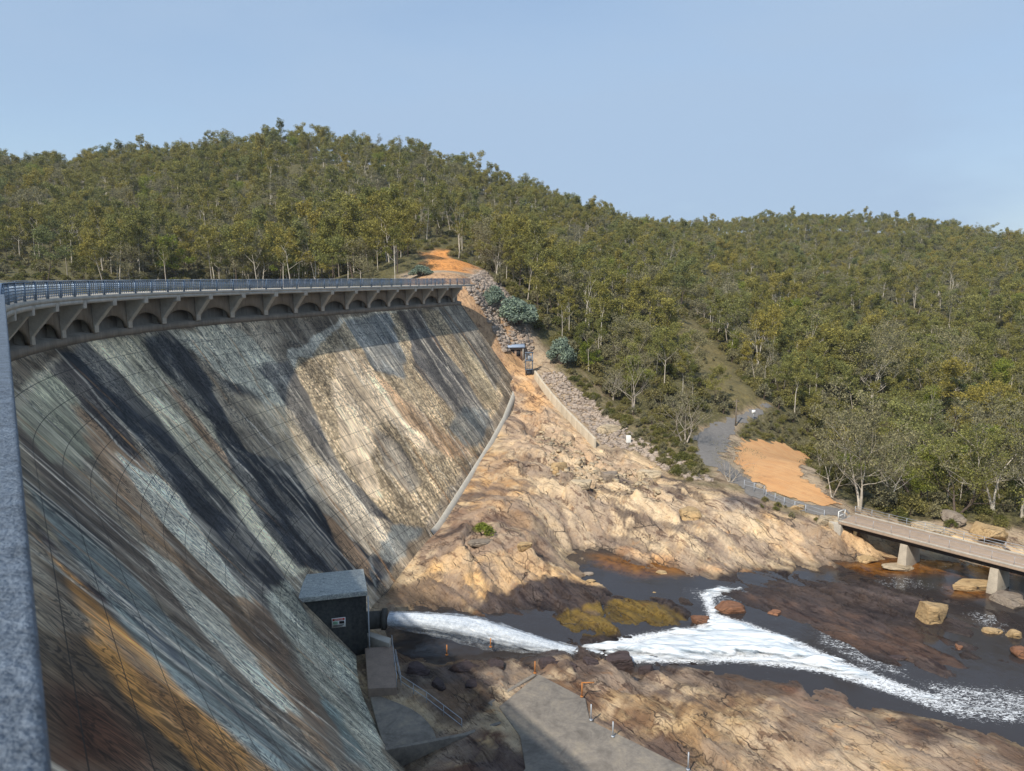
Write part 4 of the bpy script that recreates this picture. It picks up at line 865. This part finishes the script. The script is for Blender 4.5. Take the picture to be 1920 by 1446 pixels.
def boulder(px,py,w,h,dep,kind,label,z=None,rz=0,seed=None,tilt=0):
    """px,py = centre of the base in the photo; w,h in photo pixels"""
    q=atz(px,py,z) if z is not None else gp(px,py); m=q[1]/F_PX
    me=rockmesh('boulder',seed or int(px*7+py),(w*m/2*1.2,dep,h*m*.95),RM[kind])
    ob=obj('boulder',me); ob.location=q+np.array([0,dep*.2,h*m*.05]); ob.rotation_euler=(0,tilt,rz); return tag(ob,label,'boulder')
boulder(1752,1165,84,50,1.5,'tan','large tilted tan boulder standing alone on wet dark rock below the bridge',-32.2,.3,12,.22)
boulder(1690,1066,68,10,1.3,'cream','flat pale rock slab lying at the water edge beside the first bridge pier',-32.2,.1,3)
boulder(1625,1052,50,9,1.0,'tan','flat tan slab at the river edge left of the first bridge pier',-32.1,-.1,4)
boulder(1832,1105,120,17,2.0,'tan','wide flat-topped tan rock shelf below the second bridge pier',-32.2,.1,5)
boulder(1895,1130,75,22,2.2,'grey','rough lichen-covered rock outcrop at the right edge under the bridge',-32.2,.2,6)
boulder(1364,1148,62,22,1.3,'brown','rounded red-brown boulder ringed by white foam',-32.3,.1,7)
boulder(1311,1168,40,18,.8,'brown','dark red-brown block at the head of the white water',-32.3,.3,8)
boulder(1104,1080,20,9,.5,'grey','small grey-green stone in the still pool, farther of two',-32.4,0,9)
boulder(1107,1093,22,8,.5,'tan','small tan stone in the still pool, nearer of two',-32.4,0,10)
boulder(1226,1113,12,5,.25,'tan','tiny tan stone alone in the middle of the pool',-32.35,0,11)
boulder(1905,1196,36,20,.9,'tan','rounded tan boulder at the right edge beside blue water',-32.3,0,13)
boulder(1918,1230,36,24,.9,'brown','red-brown boulder cut by the right edge of the view',-32.3,0,14)
boulder(1060,1256,70,22,1.3,'dark','long dark purple block against the lower side of the white water',-31.9,.1,15)
boulder(1112,1250,56,26,1.1,'dark','dark purple block wedged in the middle of the row beside the rapids',-31.9,-.1,16)
boulder(1166,1247,76,26,1.2,'dark','widest dark purple block in the row beside the rapids',-31.9,.05,17)
boulder(1216,1262,34,18,.8,'dark','small dark block at the right end of the row beside the rapids',-31.9,.05,18)
boulder(1022,1250,44,20,1.,'dark','dark wet rock at the left end of the row where the jet lands',-31.9,.05,19)
boulder(986,1047,34,14,.9,'tan','small yellow-tan boulder on the striped slab above the pool',None,.1,20)
boulder(1545,985,44,22,1.4,'cream','cracked cream boulder below the road fence, larger of two',None,.2,21)
boulder(1572,990,30,18,1.1,'cream','smaller cream boulder next to the bridge abutment',None,.2,22)
boulder(1500,958,30,12,1.,'tan','low tan boulder among scrub beside the road',None,.2,23)
boulder(1048,884,44,22,1.5,'tan','blocky orange-tan boulder halfway down the bare rock slope',None,.2,24)
boulder(1094,914,46,16,1.4,'cream','flat cream boulder below the orange-tan one on the rock slope',None,.3,25)
boulder(1108,936,26,16,1.,'grey','grey wedge boulder under an overhang on the rock slope',None,.3,26)
boulder(1145,905,46,20,1.5,'grey','brown-grey boulder near the lower end of the chute wall',None,.3,27)
boulder(1136,812,60,26,2.2,'cream','big rounded pinkish-cream outcrop in the grass past the chute wall',None,.1,28)
boulder(1215,900,60,22,2.,'cream','long cream outcrop at the edge of the bushes on the far bank',None,.1,29)
boulder(1750,1000,70,22,2.6,'cream','long pale boulder on the far bank behind the bridge, leftmost',None,.1,30)
boulder(1850,1012,90,30,2.8,'tan','big rounded tan boulder on the far bank behind the bridge',None,.1,31)
boulder(1790,985,44,28,2.0,'grey','upright grey boulder in the scrub behind the bridge',None,.1,32)
boulder(1800,1216,22,8,.5,'brown','small brown rock on the wet ledge below the tilted boulder',-32.3,0,33)
boulder(905,1022,50,9,1.1,'grey','low brown-grey rock beside the green shrub on the slab',None,0,34)
boulder(1420,985,40,14,1.6,'tan','orange-tan boulder below the grey gravel patch',None,0,35)
boulder(1290,975,50,20,1.9,'tan','rounded orange outcrop in the middle of the far rock bank',None,0,36)
for (a,b,w,h,s_,lb) in ((780,1262,46,18,61,'black wet rock just right of the brown landing under the jet'),(868,1262,60,22,62,'black jagged rock between the first orange post and the winding wall'),(930,1252,50,16,63,'black rock left of the orange post at the apron tip'),(820,1288,40,16,64,'low dark rock beside the ramp handrail'),(890,1292,56,16,65,'flat dark slab inside the bend of the winding wall')):
    boulder(a,b,w,h,1.1,'dark',lb,-31.8,.3,s_)
for (a,b,w,h,s_,k_,lb) in ((1455,1150,44,6,71,'brown','thin olive-brown slab edge breaking the shallow water'),(1545,1130,50,6,72,'brown','thin brown ledge in the shallows right of the olive slab'),(1690,1235,60,7,73,'dark','low dark ledge in the shallows below the tilted boulder'),(1860,1185,40,8,74,'tan','low tan rock beside the blue water near the right edge'),(1240,1075,26,5,75,'tan','small tan slab at the far side of the pool')):
    boulder(a,b,w,h,.7,k_,lb,-32.25,.2,s_)
# rubble fields (uncountable broken stone)
def rubble(name,poly,n,s0,s1,mat,seed):
    r=np.random.default_rng(seed); P_=gpoly(poly); lo,hi=P_.min(0),P_.max(0); q=r.uniform(lo,hi,(n*4,2)); q=q[sdpoly(P_,q[:,0],q[:,1])<0][:n]
    z=tps(q[:,0],q[:,1])+relief(q[:,0],q[:,1]); mb=MB()
    cube=np.array([(x,y,w) for w in(-1,1) for y in(-1,1) for x in(-1,1)],float); CF=[[0,2,3,1],[4,5,7,6],[0,1,5,4],[2,6,7,3],[0,4,6,2],[1,3,7,5]]
    for (x,y),zz in zip(q,z):
        s=r.uniform(s0,s1)*r.uniform(.6,1); V=cube*r.uniform(.6,1,(8,3))*np.array([s,s*.8,s*.55]); th=r.uniform(0,6.28,2)
        c,s_=math.cos(th[0]),math.sin(th[0]); V=V@np.array([[c,-s_,0],[s_,c,0],[0,0,1]]).T; a=r.normal(0,.3); c,s_=math.cos(a),math.sin(a); V=V@np.array([[1,0,0],[0,c,-s_],[0,s_,c]]).T
        mb.add(V+[x,y,zz+.05],CF)
    return tag(mb.build(name,mat),'loose broken pale stone scattered over the bank','rubble',kind='stuff')
M_RUB=rock_mat('rock_rubble',False,(.5,.42,.35),sc=1.5)
rubble('rubble',[(880,522),(900,560),(930,590),(955,625),(960,655),(1000,660),(985,605),(945,545),(905,505)],900,.25,.8,M_RUB,1)
rubble('rubble',[(1005,705),(1040,735),(1080,780),(1130,835),(1200,850),(1290,900),(1340,905),(1300,870),(1200,825),(1130,770),(1100,745),(1050,700)],1500,.15,.6,M_RUB,2)
rubble('rubble',[(872,545),(905,585),(935,640),(945,665),(960,655),(930,590),(900,555),(880,535)],420,.2,.7,M_RUB,4)
rubble('rubble',[(1000,800),(1100,845),(1200,890),(1250,940),(1150,930),(1080,930),(1020,880)],260,.15,.5,RM['cream'],3)
print('rocks',time.time()-T0)
# ---------------------------------------------------------------- vegetation
def leafmat(name,stops,yel=0):
    t=NT(name); oi=t.n('ObjectInfo'); ge=t.n('NewGeometry'); 
    c=t.ramp(oi.outputs['Random'],*stops); c=t.mix(1.,c,t.ramp(ge.outputs['Random Per Island'],(0,(.55,.55,.55)),(.6,(1,1,1)),(1,(1.55,1.5,1.25))),'MULTIPLY')
    t.fin(c,.65); t.b.inputs['Specular IOR Level'].default_value=.2
    tr=t.n('BsdfTranslucent'); t.l(c,tr.inputs[0]); ms=t.n('MixShader'); ms.inputs[0].default_value=.25; t.l(t.b.outputs[0],ms.inputs[1]); t.l(tr.outputs[0],ms.inputs[2]); t.l(ms.outputs[0],t.out.inputs[0]); return t.m
LEAF=leafmat('eucalypt_leaves',((0,(.14,.15,.04)),(.25,(.24,.215,.055)),(.5,(.20,.21,.07)),(.75,(.30,.25,.06)),(1,(.17,.195,.08))))
LEAFG=leafmat('grey_green_leaves',((0,(.19,.18,.11)),(1,(.24,.22,.12))))
LEAFB=leafmat('bright_green_leaves',((0,(.17,.21,.03)),(1,(.23,.25,.05))))
LEAFBL=leafmat('blue_green_leaves',((0,(.20,.26,.21)),(1,(.24,.30,.24))))
SHRUB=leafmat('shrub_leaves',((0,(.10,.11,.03)),(.5,(.17,.16,.05)),(1,(.22,.19,.08))))
BARKP=simple('pale_bark',(.50,.45,.37),.85,.35,2,.2); BARKD=simple('dark_bark',(.10,.075,.06),.9,.4,2,.3); BARKG=simple('grey_bark',(.38,.33,.27),.9,.3,2,.3)
class Tree:
    def __init__(s,seed): s.r=np.random.default_rng(seed); s.w=MB(); s.tips=[]; s.L=[]
    def limb(s,p,d,ln,rad,depth,kids,spread,up=.15,seg=4,bend=.18,tiponly=True):
        pts=[p]; rs=[rad]; d=d/np.linalg.norm(d)
        for i in range(seg):
            d=d+s.r.normal(0,bend,3)+[0,0,up*.3]; d/=np.linalg.norm(d); p=p+d*ln/seg; pts.append(p); rs.append(rad*(1-.62*(i+1)/seg))
        s.w.tube(pts,rs,6 if rad>.12 else (4 if rad>.04 else 3),cap=False)
        if depth==0: s.tips.append(p); s.tips.append(pts[-2]); return
        for k in range(kids):
            a=2*math.pi*(k+s.r.uniform(0,.7))/kids; h=np.array([math.cos(a),math.sin(a),0]); j=max(2,seg-int(k%3)); 
            nd=d*(1-spread)+h*spread+np.array([0,0,up]); s.limb(pts[j],nd,ln*s.r.uniform(.55,.8),rs[j]*.75,depth-1,kids,spread,up,3,bend)
    def leaves(s,c,r,n,size,flat=.6):
        q=s.r.normal(0,1,(n,3)); q/=np.linalg.norm(q,axis=1)[:,None]; q*=(s.r.uniform(.15,1,n)**.5)[:,None]*r; q[:,2]*=flat; q+=c
        d=s.r.normal(0,1,(n,3)); d[:,2]-=.3; d/=np.linalg.norm(d,axis=1)[:,None]; u=s.r.normal(0,1,(n,3)); u=np.cross(d,u); u/=np.linalg.norm(u,axis=1)[:,None]
        l=size*s.r.uniform(.6,1.3,n)[:,None]; w=l*.42
        s.L.append(np.stack([q-d*l*.5,q+u*w*.5,q+d*l*.5,q-u*w*.5],1))
    def crown(s,name,mat):
        V=np.concatenate(s.L).reshape(-1,3); n=len(V)//4; me=bpy.data.meshes.new(name); me.vertices.add(len(V)); me.vertices.foreach_set('co',V.ravel())
        me.loops.add(n*4); me.loops.foreach_set('vertex_index',np.arange(n*4,dtype=np.int32)); me.polygons.add(n); me.polygons.foreach_set('loop_start',np.arange(0,n*4,4,dtype=np.int32)); me.update(calc_edges=True); me.materials.append(mat); return me
def gum(seed,H,trunkf,kids,depth,spread,cr,nl,ls,bark,leaf,lean=.05,base=.16,flat=.6,stems=1):
    T=Tree(seed); r=T.r
    for st in range(stems):
        d=np.array([r.normal(0,lean),r.normal(0,lean),1.]); 
        if stems>1: a=st*2*math.pi/stems+r.uniform(0,1); d=d+[.28*math.cos(a),.28*math.sin(a),0]
        pts=[np.array([0,0,-.6])]; rs=[base*1.25]; p=pts[0]; th=H*trunkf+.6; dd=d/np.linalg.norm(d)
        for i in range(5):
            dd=dd+r.normal(0,.06,3); dd/=np.linalg.norm(dd); p=p+dd*th/5; pts.append(p); rs.append(base*(1-.1*(i+1)))
        T.w.tube(pts,rs,7,cap=False)
        rem=H*(1-trunkf); T.limb(p,dd+[0,0,.4],rem*.55,rs[-1]*.8,depth,kids,spread*.8,.25)
        for k in range(kids):
            a=2*math.pi*k/kids+r.uniform(0,.8); T.limb(pts[-1-(k%2)],dd*.6+np.array([math.cos(a),math.sin(a),0])*spread*1.3,rem*r.uniform(.38,.55),rs[-1]*.6,depth-1,kids,spread,.25)
    for tpt in T.tips:
        if nl: T.leaves(tpt,cr*r.uniform(.7,1.25),int(1.25*nl*r.uniform(.7,1.3)),ls,flat)
    tm=T.w.mesh('trunk',bark,True); cm=T.crown('crown',leaf) if nl else None
    return tm,cm
def shrubm(seed,rx,rz,n,ls,leaf):
    T=Tree(seed)
    for k in range(5):
        a=T.r.uniform(0,6.28); T.w.tube([(0,0,-.3),(math.cos(a)*rx*.35,math.sin(a)*rx*.35,rz*.55)],[.07*rx,.03*rx],5,cap=False)
    for k in range(26):
        a=T.r.uniform(0,6.28); b=T.r.uniform(0,1)**.6; c=(math.cos(a)*rx*.72*b,math.sin(a)*rx*.72*b,rz*(.25+.62*(1-b*b)*T.r.uniform(.6,1.1)))
        T.leaves(np.array(c),rx*.33,n//26,ls,.8)
    return T.w.mesh('stems',BARKD,True),T.crown('foliage',leaf)
GUM=[gum(1,15,.42,3,2,.62,1.15,62,.42,BARKP,LEAF),
     gum(2,15,.50,3,2,.5,1.0,70,.40,BARKG,LEAF),
     gum(3,13,.35,4,2,.7,1.1,46,.42,BARKD,LEAF),
     gum(4,16,.55,3,2,.42,.95,60,.40,BARKP,LEAF,lean=.08),
     gum(5,12,.3,4,2,.75,1.2,44,.40,BARKG,LEAFG),
     gum(6,14,.4,3,2,.6,1.25,75,.42,BARKD,LEAF,.1),
     gum(7,11,.22,4,2,.6,1.25,60,.40,BARKD,LEAFB),
     gum(8,15,.45,3,2,.5,.8,22,.36,BARKP,LEAFG,lean=.1)]
BARE=[gum(21,12,.25,3,3,.6,.5,7,.22,BARKG,LEAFG,lean=.1,base=.22,stems=2),
      gum(22,10,.2,3,3,.65,.5,5,.2,BARKG,LEAFG,lean=.15,base=.17,stems=3),
      gum(23,15,.5,3,2,.5,.5,0,.3,BARKP,None,lean=.06,base=.2)]
BIG=[gum(31,15,.25,3,3,.6,1.0,26,.34,BARKP,LEAFG,lean=.1,base=.24,stems=2),
     gum(32,14,.22,3,3,.65,1.1,26,.34,BARKD,LEAF,lean=.15,base=.26,stems=2),
     gum(33,15,.3,3,3,.6,.85,15,.32,BARKP,LEAFG,lean=.15,base=.2,stems=2)]
SHR=[shrubm(41,1.3,1.5,900,.25,SHRUB),shrubm(42,1.6,1.2,900,.27,SHRUB),shrubm(43,1.1,1.9,800,.25,LEAFG)]
def place(kind,tm,cm,loc,sc,rz,label,cat,group,names=('trunk','crown'),sxy=1):
    e=empty(kind,tuple(loc),label,cat,group,rz,1); e.scale=(sc*sxy,sc*sxy,sc)
    a=bpy.data.objects.new(names[0],tm); COL.objects.link(a); a.parent=e
    if cm: b=bpy.data.objects.new(names[1],cm); COL.objects.link(b); b.parent=e
    return e
# single trees that stand out
def one(px,py,hp,src,kind,label,cat='tree',rz=0.,href=15.,group=None,names=('trunk','crown'),sxy=1,Y=None):
    g=gp(px,py) if Y is None else aty(px,py,Y)
    if Y is not None: g[2]=G(g[0],g[1])
    sc=hp*g[1]/F_PX/href; place(kind,*src,g,sc,rz,label,cat,group,names,sxy); FIX.append(g[:2]); return g
FIX=[]
one(1186,774,118,BARE[0],'bare_tree','leafless grey tree with a pale forked trunk above the grassy bank',rz=.4,href=12)
one(1284,832,125,BARE[1],'bare_tree','wide bare grey tree with many fine branches left of the road',rz=1.4,href=10)
one(1150,752,70,BARE[1],'bare_tree','small twiggy bare tree beside the dark bushes on the bank',rz=2.4,href=10)
one(1369,905,84,BARE[1],'bare_tree','small leafless tree with several thin stems at the road edge',rz=3.4,href=10)
one(1612,955,215,BIG[0],'eucalypt_tree','pale forked eucalypt rising behind the near end of the bridge',rz=.5)
one(1560,935,120,BIG[2],'eucalypt_tree','thin pale eucalypt leaning beside the dirt clearing',rz=2.5)
one(1722,952,215,BIG[1],'eucalypt_tree','dark-trunked spreading eucalypt on the far bank behind the bridge',rz=1.9)
one(1665,952,150,BIG[2],'eucalypt_tree','slim eucalypt between the pale forked tree and the dark-trunked one',rz=4.1)
one(1790,968,190,BIG[1],'eucalypt_tree','crooked dark eucalypt with long low branches over the scrub',rz=5.1)
one(1862,968,225,BIG[2],'eucalypt_tree','tall pale twisted eucalypt near the right edge of the view',rz=.9)
one(1915,975,200,BIG[0],'eucalypt_tree','grey eucalypt cut by the right edge of the view',rz=2.9)
one(1630,770,150,BIG[0],'eucalypt_tree','large grey-green eucalypt on the slope above the pale forked tree',rz=3.3)
one(1790,780,170,BIG[2],'eucalypt_tree','thick-trunked pale-limbed eucalypt high on the right slope',rz=1.3)
one(862,480,100,BARE[2],'dead_tree','tall white dead tree above the orange cutting',href=15)
one(795,300,34,BARE[2],'dead_tree','bare white dead tree on the skyline right of the summit',href=15,Y=428)
one(268,325,50,BARE[2],'dead_tree','bare white dead tree poking above the ridge at the left',href=15,Y=395,rz=2)
one(516,262,36,BARE[2],'dead_tree','thin dead spike of a tree on the summit',href=15,Y=428,rz=4,sxy=.5)
BL=shrubm(51,2.6,3.2,5200,.34,LEAFBL)
one(968,612,48,BL,'round_shrub','largest blue-green round shrub on the rubble beyond the dam end','shrub',href=3.0,names=('stems','foliage'),sxy=1.25)
one(926,575,34,BL,'round_shrub','blue-green shrub just above the largest one beside the dam end','shrub',href=3.0,rz=2,names=('stems','foliage'),sxy=.9)
one(1052,682,44,BL,'round_shrub','upright blue-green shrub right of the yard fence','shrub',href=3.0,rz=4,names=('stems','foliage'),sxy=.8)
one(790,519,18,BL,'round_shrub','low blue-green shrub behind the far end of the dam railing','shrub',href=3.0,rz=1,names=('stems','foliage'),sxy=1.6)
GS=shrubm(52,1.3,1.4,1400,.22,LEAFB)
one(905,1003,22,GS,'green_shrub','small bright green shrub growing from a crack in the striped slab','shrub',href=1.5,names=('stems','foliage'),sxy=1.4)
one(660,505,95,GUM[6],'green_tree','bright green broad tree just behind the dam railing',href=11,Y=222,sxy=1.3)
one(700,505,70,GUM[6],'green_tree','second bright green tree on the right of the brightest one',href=11,Y=224,rz=2,sxy=1.2)
one(935,536,24,SHR[2],'dark_shrub','narrow brown-green shrub on the rubble beside the dam end','shrub',href=1.9,names=('stems','foliage'))
# the forest: candidate points on a jittered grid over every wooded slope
cand=[]
def samp(x0,x1,y0,y1,st):
    X,Y=np.meshgrid(np.arange(x0,x1,st),np.arange(y0,y1,st)); q=np.stack([X.ravel(),Y.ravel()],-1); return q+rng.uniform(-.5,.5,q.shape)*st
q=np.concatenate([samp(-120,420,90,230,4.9),samp(-560,640,230,700,6.4)])
z=tps(q[:,0],q[:,1]); px,py=proj(q[:,0],q[:,1],z)
ok=(px>-650)&(px<2450)&(py<1040)&(q[:,1]>80)
ok&=sdpoly(OPEN,q[:,0],q[:,1])>1.2
ok&=(sdpoly(CLEAR,q[:,0],q[:,1])>1.0)&(sdpoly(CUT,q[:,0],q[:,1])>3)
cy_=crest(np.array([S2]))[1][0]; ok&=~((q[:,0]<-2)&(q[:,1]<150)) & ~((q[:,0]<10)&(q[:,1]<150)) & ((q[:,0]>0)|(z>-3.8))
F=np.array(FIX); ok&=(np.hypot(q[:,None,0]-F[None,:,0],q[:,None,1]-F[None,:,1]).min(1)>3.2)
dens=fbm(q[:,0]/30,q[:,1]/30,400,3); ok&=rng.uniform(0,1,len(q))<np.clip(.45+1.3*(dens-.3),.35,.97)
q=q[ok]; z=z[ok]+relief(q[:,0],q[:,1]); dist=np.hypot(q[:,0],q[:,1])
# thin what a ridge hides
ls=np.linspace(.25,.97,22); vis=np.ones(len(q),bool)
for t_ in ls:
    vis&=(z+14)*t_ > tps(q[:,0]*t_,q[:,1]*t_)-1
q=q[vis]; z=z[vis]; dist=dist[vis]; px,py=proj(q[:,0],q[:,1],z); print('trees',len(q))
o_=np.argsort(dist); q,z,dist,px=q[o_],z[o_],dist[o_],px[o_]
kidx=rng.choice(len(GUM)+1,len(q),p=[.17,.15,.14,.14,.13,.14,.045,.07,.015]); sc=np.where((px<900),1.14,1.)*np.where(rng.uniform(0,1,len(q))<.12,rng.uniform(1.0,1.25,len(q)),rng.uniform(.55,.98,len(q)))*np.where(dist<170,.72,1.); rz=rng.uniform(0,6.28,len(q))
inview=(px>5)&(px<1915)
ind=np.where(inview)[0][:285]; rest=np.setdiff1d(np.arange(len(q)),ind)
for i in ind:
    x=px[i]; k=kidx[i]; src=GUM[k] if k<len(GUM) else BARE[2]
    suf=' on the slope above the river' if x>1100 else (' on the slope beyond the dam end' if x>760 else ' on the shore behind the dam crest')
    grp='eucalypts on the wooded slope above the river' if x>1100 else ('eucalypts on the wooded slope beyond the end of the dam' if x>760 else 'eucalypts along the shore behind the dam crest')
    lab={'e':'olive green eucalypt with a dark trunk','p':'olive green eucalypt with a pale trunk','g':'grey-green eucalypt with thin foliage','b':'bright green leafy tree','d':'leafless white dead tree'}[{0:'p',1:'g',2:'e',3:'p',4:'g',5:'e',6:'b',7:'g',8:'d'}[k]]+suf
    place('eucalypt_tree' if k<8 else 'dead_tree',*src,(q[i,0],q[i,1],z[i]),sc[i],rz[i],lab,'tree',grp)
# instanced far forest and undergrowth
def proto(pair,name):
    me=bpy.data.meshes.new(name); bm=bmesh.new(); bm.from_mesh(pair[0]); n0=len(bm.faces)
    if pair[1]: bm.from_mesh(pair[1])
    for i,f in enumerate(bm.faces): f.material_index=0 if i<n0 else 1
    bm.to_mesh(me); bm.free(); me.materials.append(pair[0].materials[0]); me.materials.append(pair[1].materials[0] if pair[1] else pair[0].materials[0])
    me.polygons.foreach_set('use_smooth',[p.material_index==0 for p in me.polygons]); return bpy.data.objects.new(name,me)
def scatter(name,pts,kk,scl,rot,protos,label,cat):
    me=bpy.data.meshes.new(name); me.vertices.add(len(pts)); me.vertices.foreach_set('co',np.asarray(pts,float).ravel())
    for nm,a,ty in (('kk',kk,'INT'),('scl',scl,'FLOAT'),('rot',rot,'FLOAT')):
        at=me.attributes.new(nm,ty,'POINT'); at.data.foreach_set('value',np.asarray(a,np.int32 if ty=='INT' else np.float32))
    ob=obj(name,me); tag(ob,label,cat,kind='stuff')
    ng=bpy.data.node_groups.new(name,'GeometryNodeTree'); ng.interface.new_socket('Geometry',in_out='INPUT',socket_type='NodeSocketGeometry'); ng.interface.new_socket('Geometry',in_out='OUTPUT',socket_type='NodeSocketGeometry')
    N=ng.nodes.new; l=ng.links.new; gi=N('NodeGroupInput'); go=N('NodeGroupOutput'); jg=N('GeometryNodeJoinGeometry'); mp2=N('GeometryNodeMeshToPoints'); l(gi.outputs[0],mp2.inputs[0])
    def na(nm,ty):
        a=N('GeometryNodeInputNamedAttribute'); a.data_type=ty; a.inputs[0].default_value=nm; return a.outputs[0]
    ka=na('kk','INT'); sa=na('scl','FLOAT'); ra=na('rot','FLOAT'); cx=N('ShaderNodeCombineXYZ'); l(ra,cx.inputs[2])
    for i,p in enumerate(protos):
        oi=N('GeometryNodeObjectInfo'); oi.inputs['Object'].default_value=p; oi.inputs['As Instance'].default_value=True
        cmpn=N('FunctionNodeCompare'); cmpn.data_type='INT'; cmpn.operation='EQUAL'; l(ka,cmpn.inputs[2]); cmpn.inputs[3].default_value=i
        ip=N('GeometryNodeInstanceOnPoints'); l(mp2.outputs[0],ip.inputs['Points']); l(cmpn.outputs[0],ip.inputs['Selection']); l(oi.outputs['Geometry'],ip.inputs['Instance']); l(cx.outputs[0],ip.inputs['Rotation']); l(sa,ip.inputs['Scale']); l(ip.outputs[0],jg.inputs[0])
    l(jg.outputs[0],go.inputs[0]); md=ob.modifiers.new('scatter','NODES'); md.node_group=ng; return ob
pr=[proto(g,'forest_tree') for g in GUM]+[proto(BARE[2],'forest_tree')]
scatter('forest',np.stack([q[rest,0],q[rest,1],z[rest]],-1),kidx[rest],sc[rest],rz[rest],pr,'dense eucalypt forest covering the far hillsides','forest')
# undergrowth
u=np.concatenate([samp(-20,230,90,240,2.6),samp(-230,240,196,330,4.2)]); zu=tps(u[:,0],u[:,1]); ux,uy=proj(u[:,0],u[:,1],zu)
ok=(ux>-500)&(ux<2300)&(uy<1040)&(sdpoly(OPEN,u[:,0],u[:,1])>.3)&(sdpoly(CUT,u[:,0],u[:,1])>1)&~((u[:,0]<-2)&(u[:,1]<196))&~((u[:,0]<8)&(u[:,1]<150))
cl=sdpoly(CLEAR,u[:,0],u[:,1])<0; ok&=(~cl)|(rng.uniform(0,1,len(u))<.25); u=u[ok]; cl=cl[ok]
BANK=gpoly([(1060,690),(1110,720),(1150,765),(1250,790),(1310,800),(1345,880),(1290,905),(1210,850),(1150,800),(1100,750)]); 
v_=samp(0,60,85,160,1.15); k2=(sdpoly(BANK,v_[:,0],v_[:,1])<0)&(sdpoly(ROADP,v_[:,0],v_[:,1])>.8)&(fbm(v_[:,0]/4,v_[:,1]/4,8,3)>.38); v_=v_[k2]
B2=gpoly([(1435,935),(1560,975),(1540,990),(1470,975),(1400,945)]); w_=samp(10,60,80,120,1.3); w_=w_[(sdpoly(B2,w_[:,0],w_[:,1])<0)&(rng.uniform(0,1,len(w_))<.6)]
B3=gpoly([(1640,962),(1720,985),(1920,1010),(1980,1000),(1920,975),(1700,950)]); w3=samp(20,75,95,150,1.3); B4=gpoly([(1385,795),(1450,762),(1490,812),(1525,860),(1600,945),(1570,938),(1530,890),(1512,862),(1470,832),(1395,824),(1378,812)]); w3=w3[(sdpoly(B4,w3[:,0],w3[:,1])<0)&(sdpoly(ROADP,w3[:,0],w3[:,1])>.5)&(sdpoly(DIRT,w3[:,0],w3[:,1])>.5)]
w2=samp(30,110,80,120,1.6); w2=w2[(sdpoly(B3,w2[:,0],w2[:,1])<0)&(rng.uniform(0,1,len(w2))<.8)]
ua=np.concatenate([u,v_,w_,w2,w3]); us_=np.concatenate([rng.uniform(.7,1.7,len(u))*np.where(cl,.35,1),rng.uniform(.25,.8,len(v_)),rng.uniform(.2,.5,len(w_)),rng.uniform(.4,1.0,len(w2)),rng.uniform(.3,.8,len(w3))])
zu=tps(ua[:,0],ua[:,1])+relief(ua[:,0],ua[:,1])
scatter('undergrowth',np.stack([ua[:,0],ua[:,1],zu],-1),rng.integers(0,3,len(ua)),us_,rng.uniform(0,6.28,len(ua)),[proto(s_,'undergrowth_shrub') for s_ in SHR],'low olive scrub under the trees and over the banks','scrub')
print('veg',time.time()-T0,len(ua))
# ---------------------------------------------------------------- haze: pale air between here and the far hills
mb=MB(); mb.prism([(-950,-260),(950,-260),(950,1200),(-950,1200)],-60,150); hz=mb.build('haze',[])
t=NT('haze_air'); t.t.nodes.remove(t.b); pv=t.n('VolumePrincipled'); pv.inputs['Color'].default_value=(.82,.9,1,1); pv.inputs['Density'].default_value=.00012; pv.inputs['Anisotropy'].default_value=.2; t.l(pv.outputs[0],t.out.inputs['Volume']); hz.data.materials.append(t.m)
tag(hz,kind='stuff')
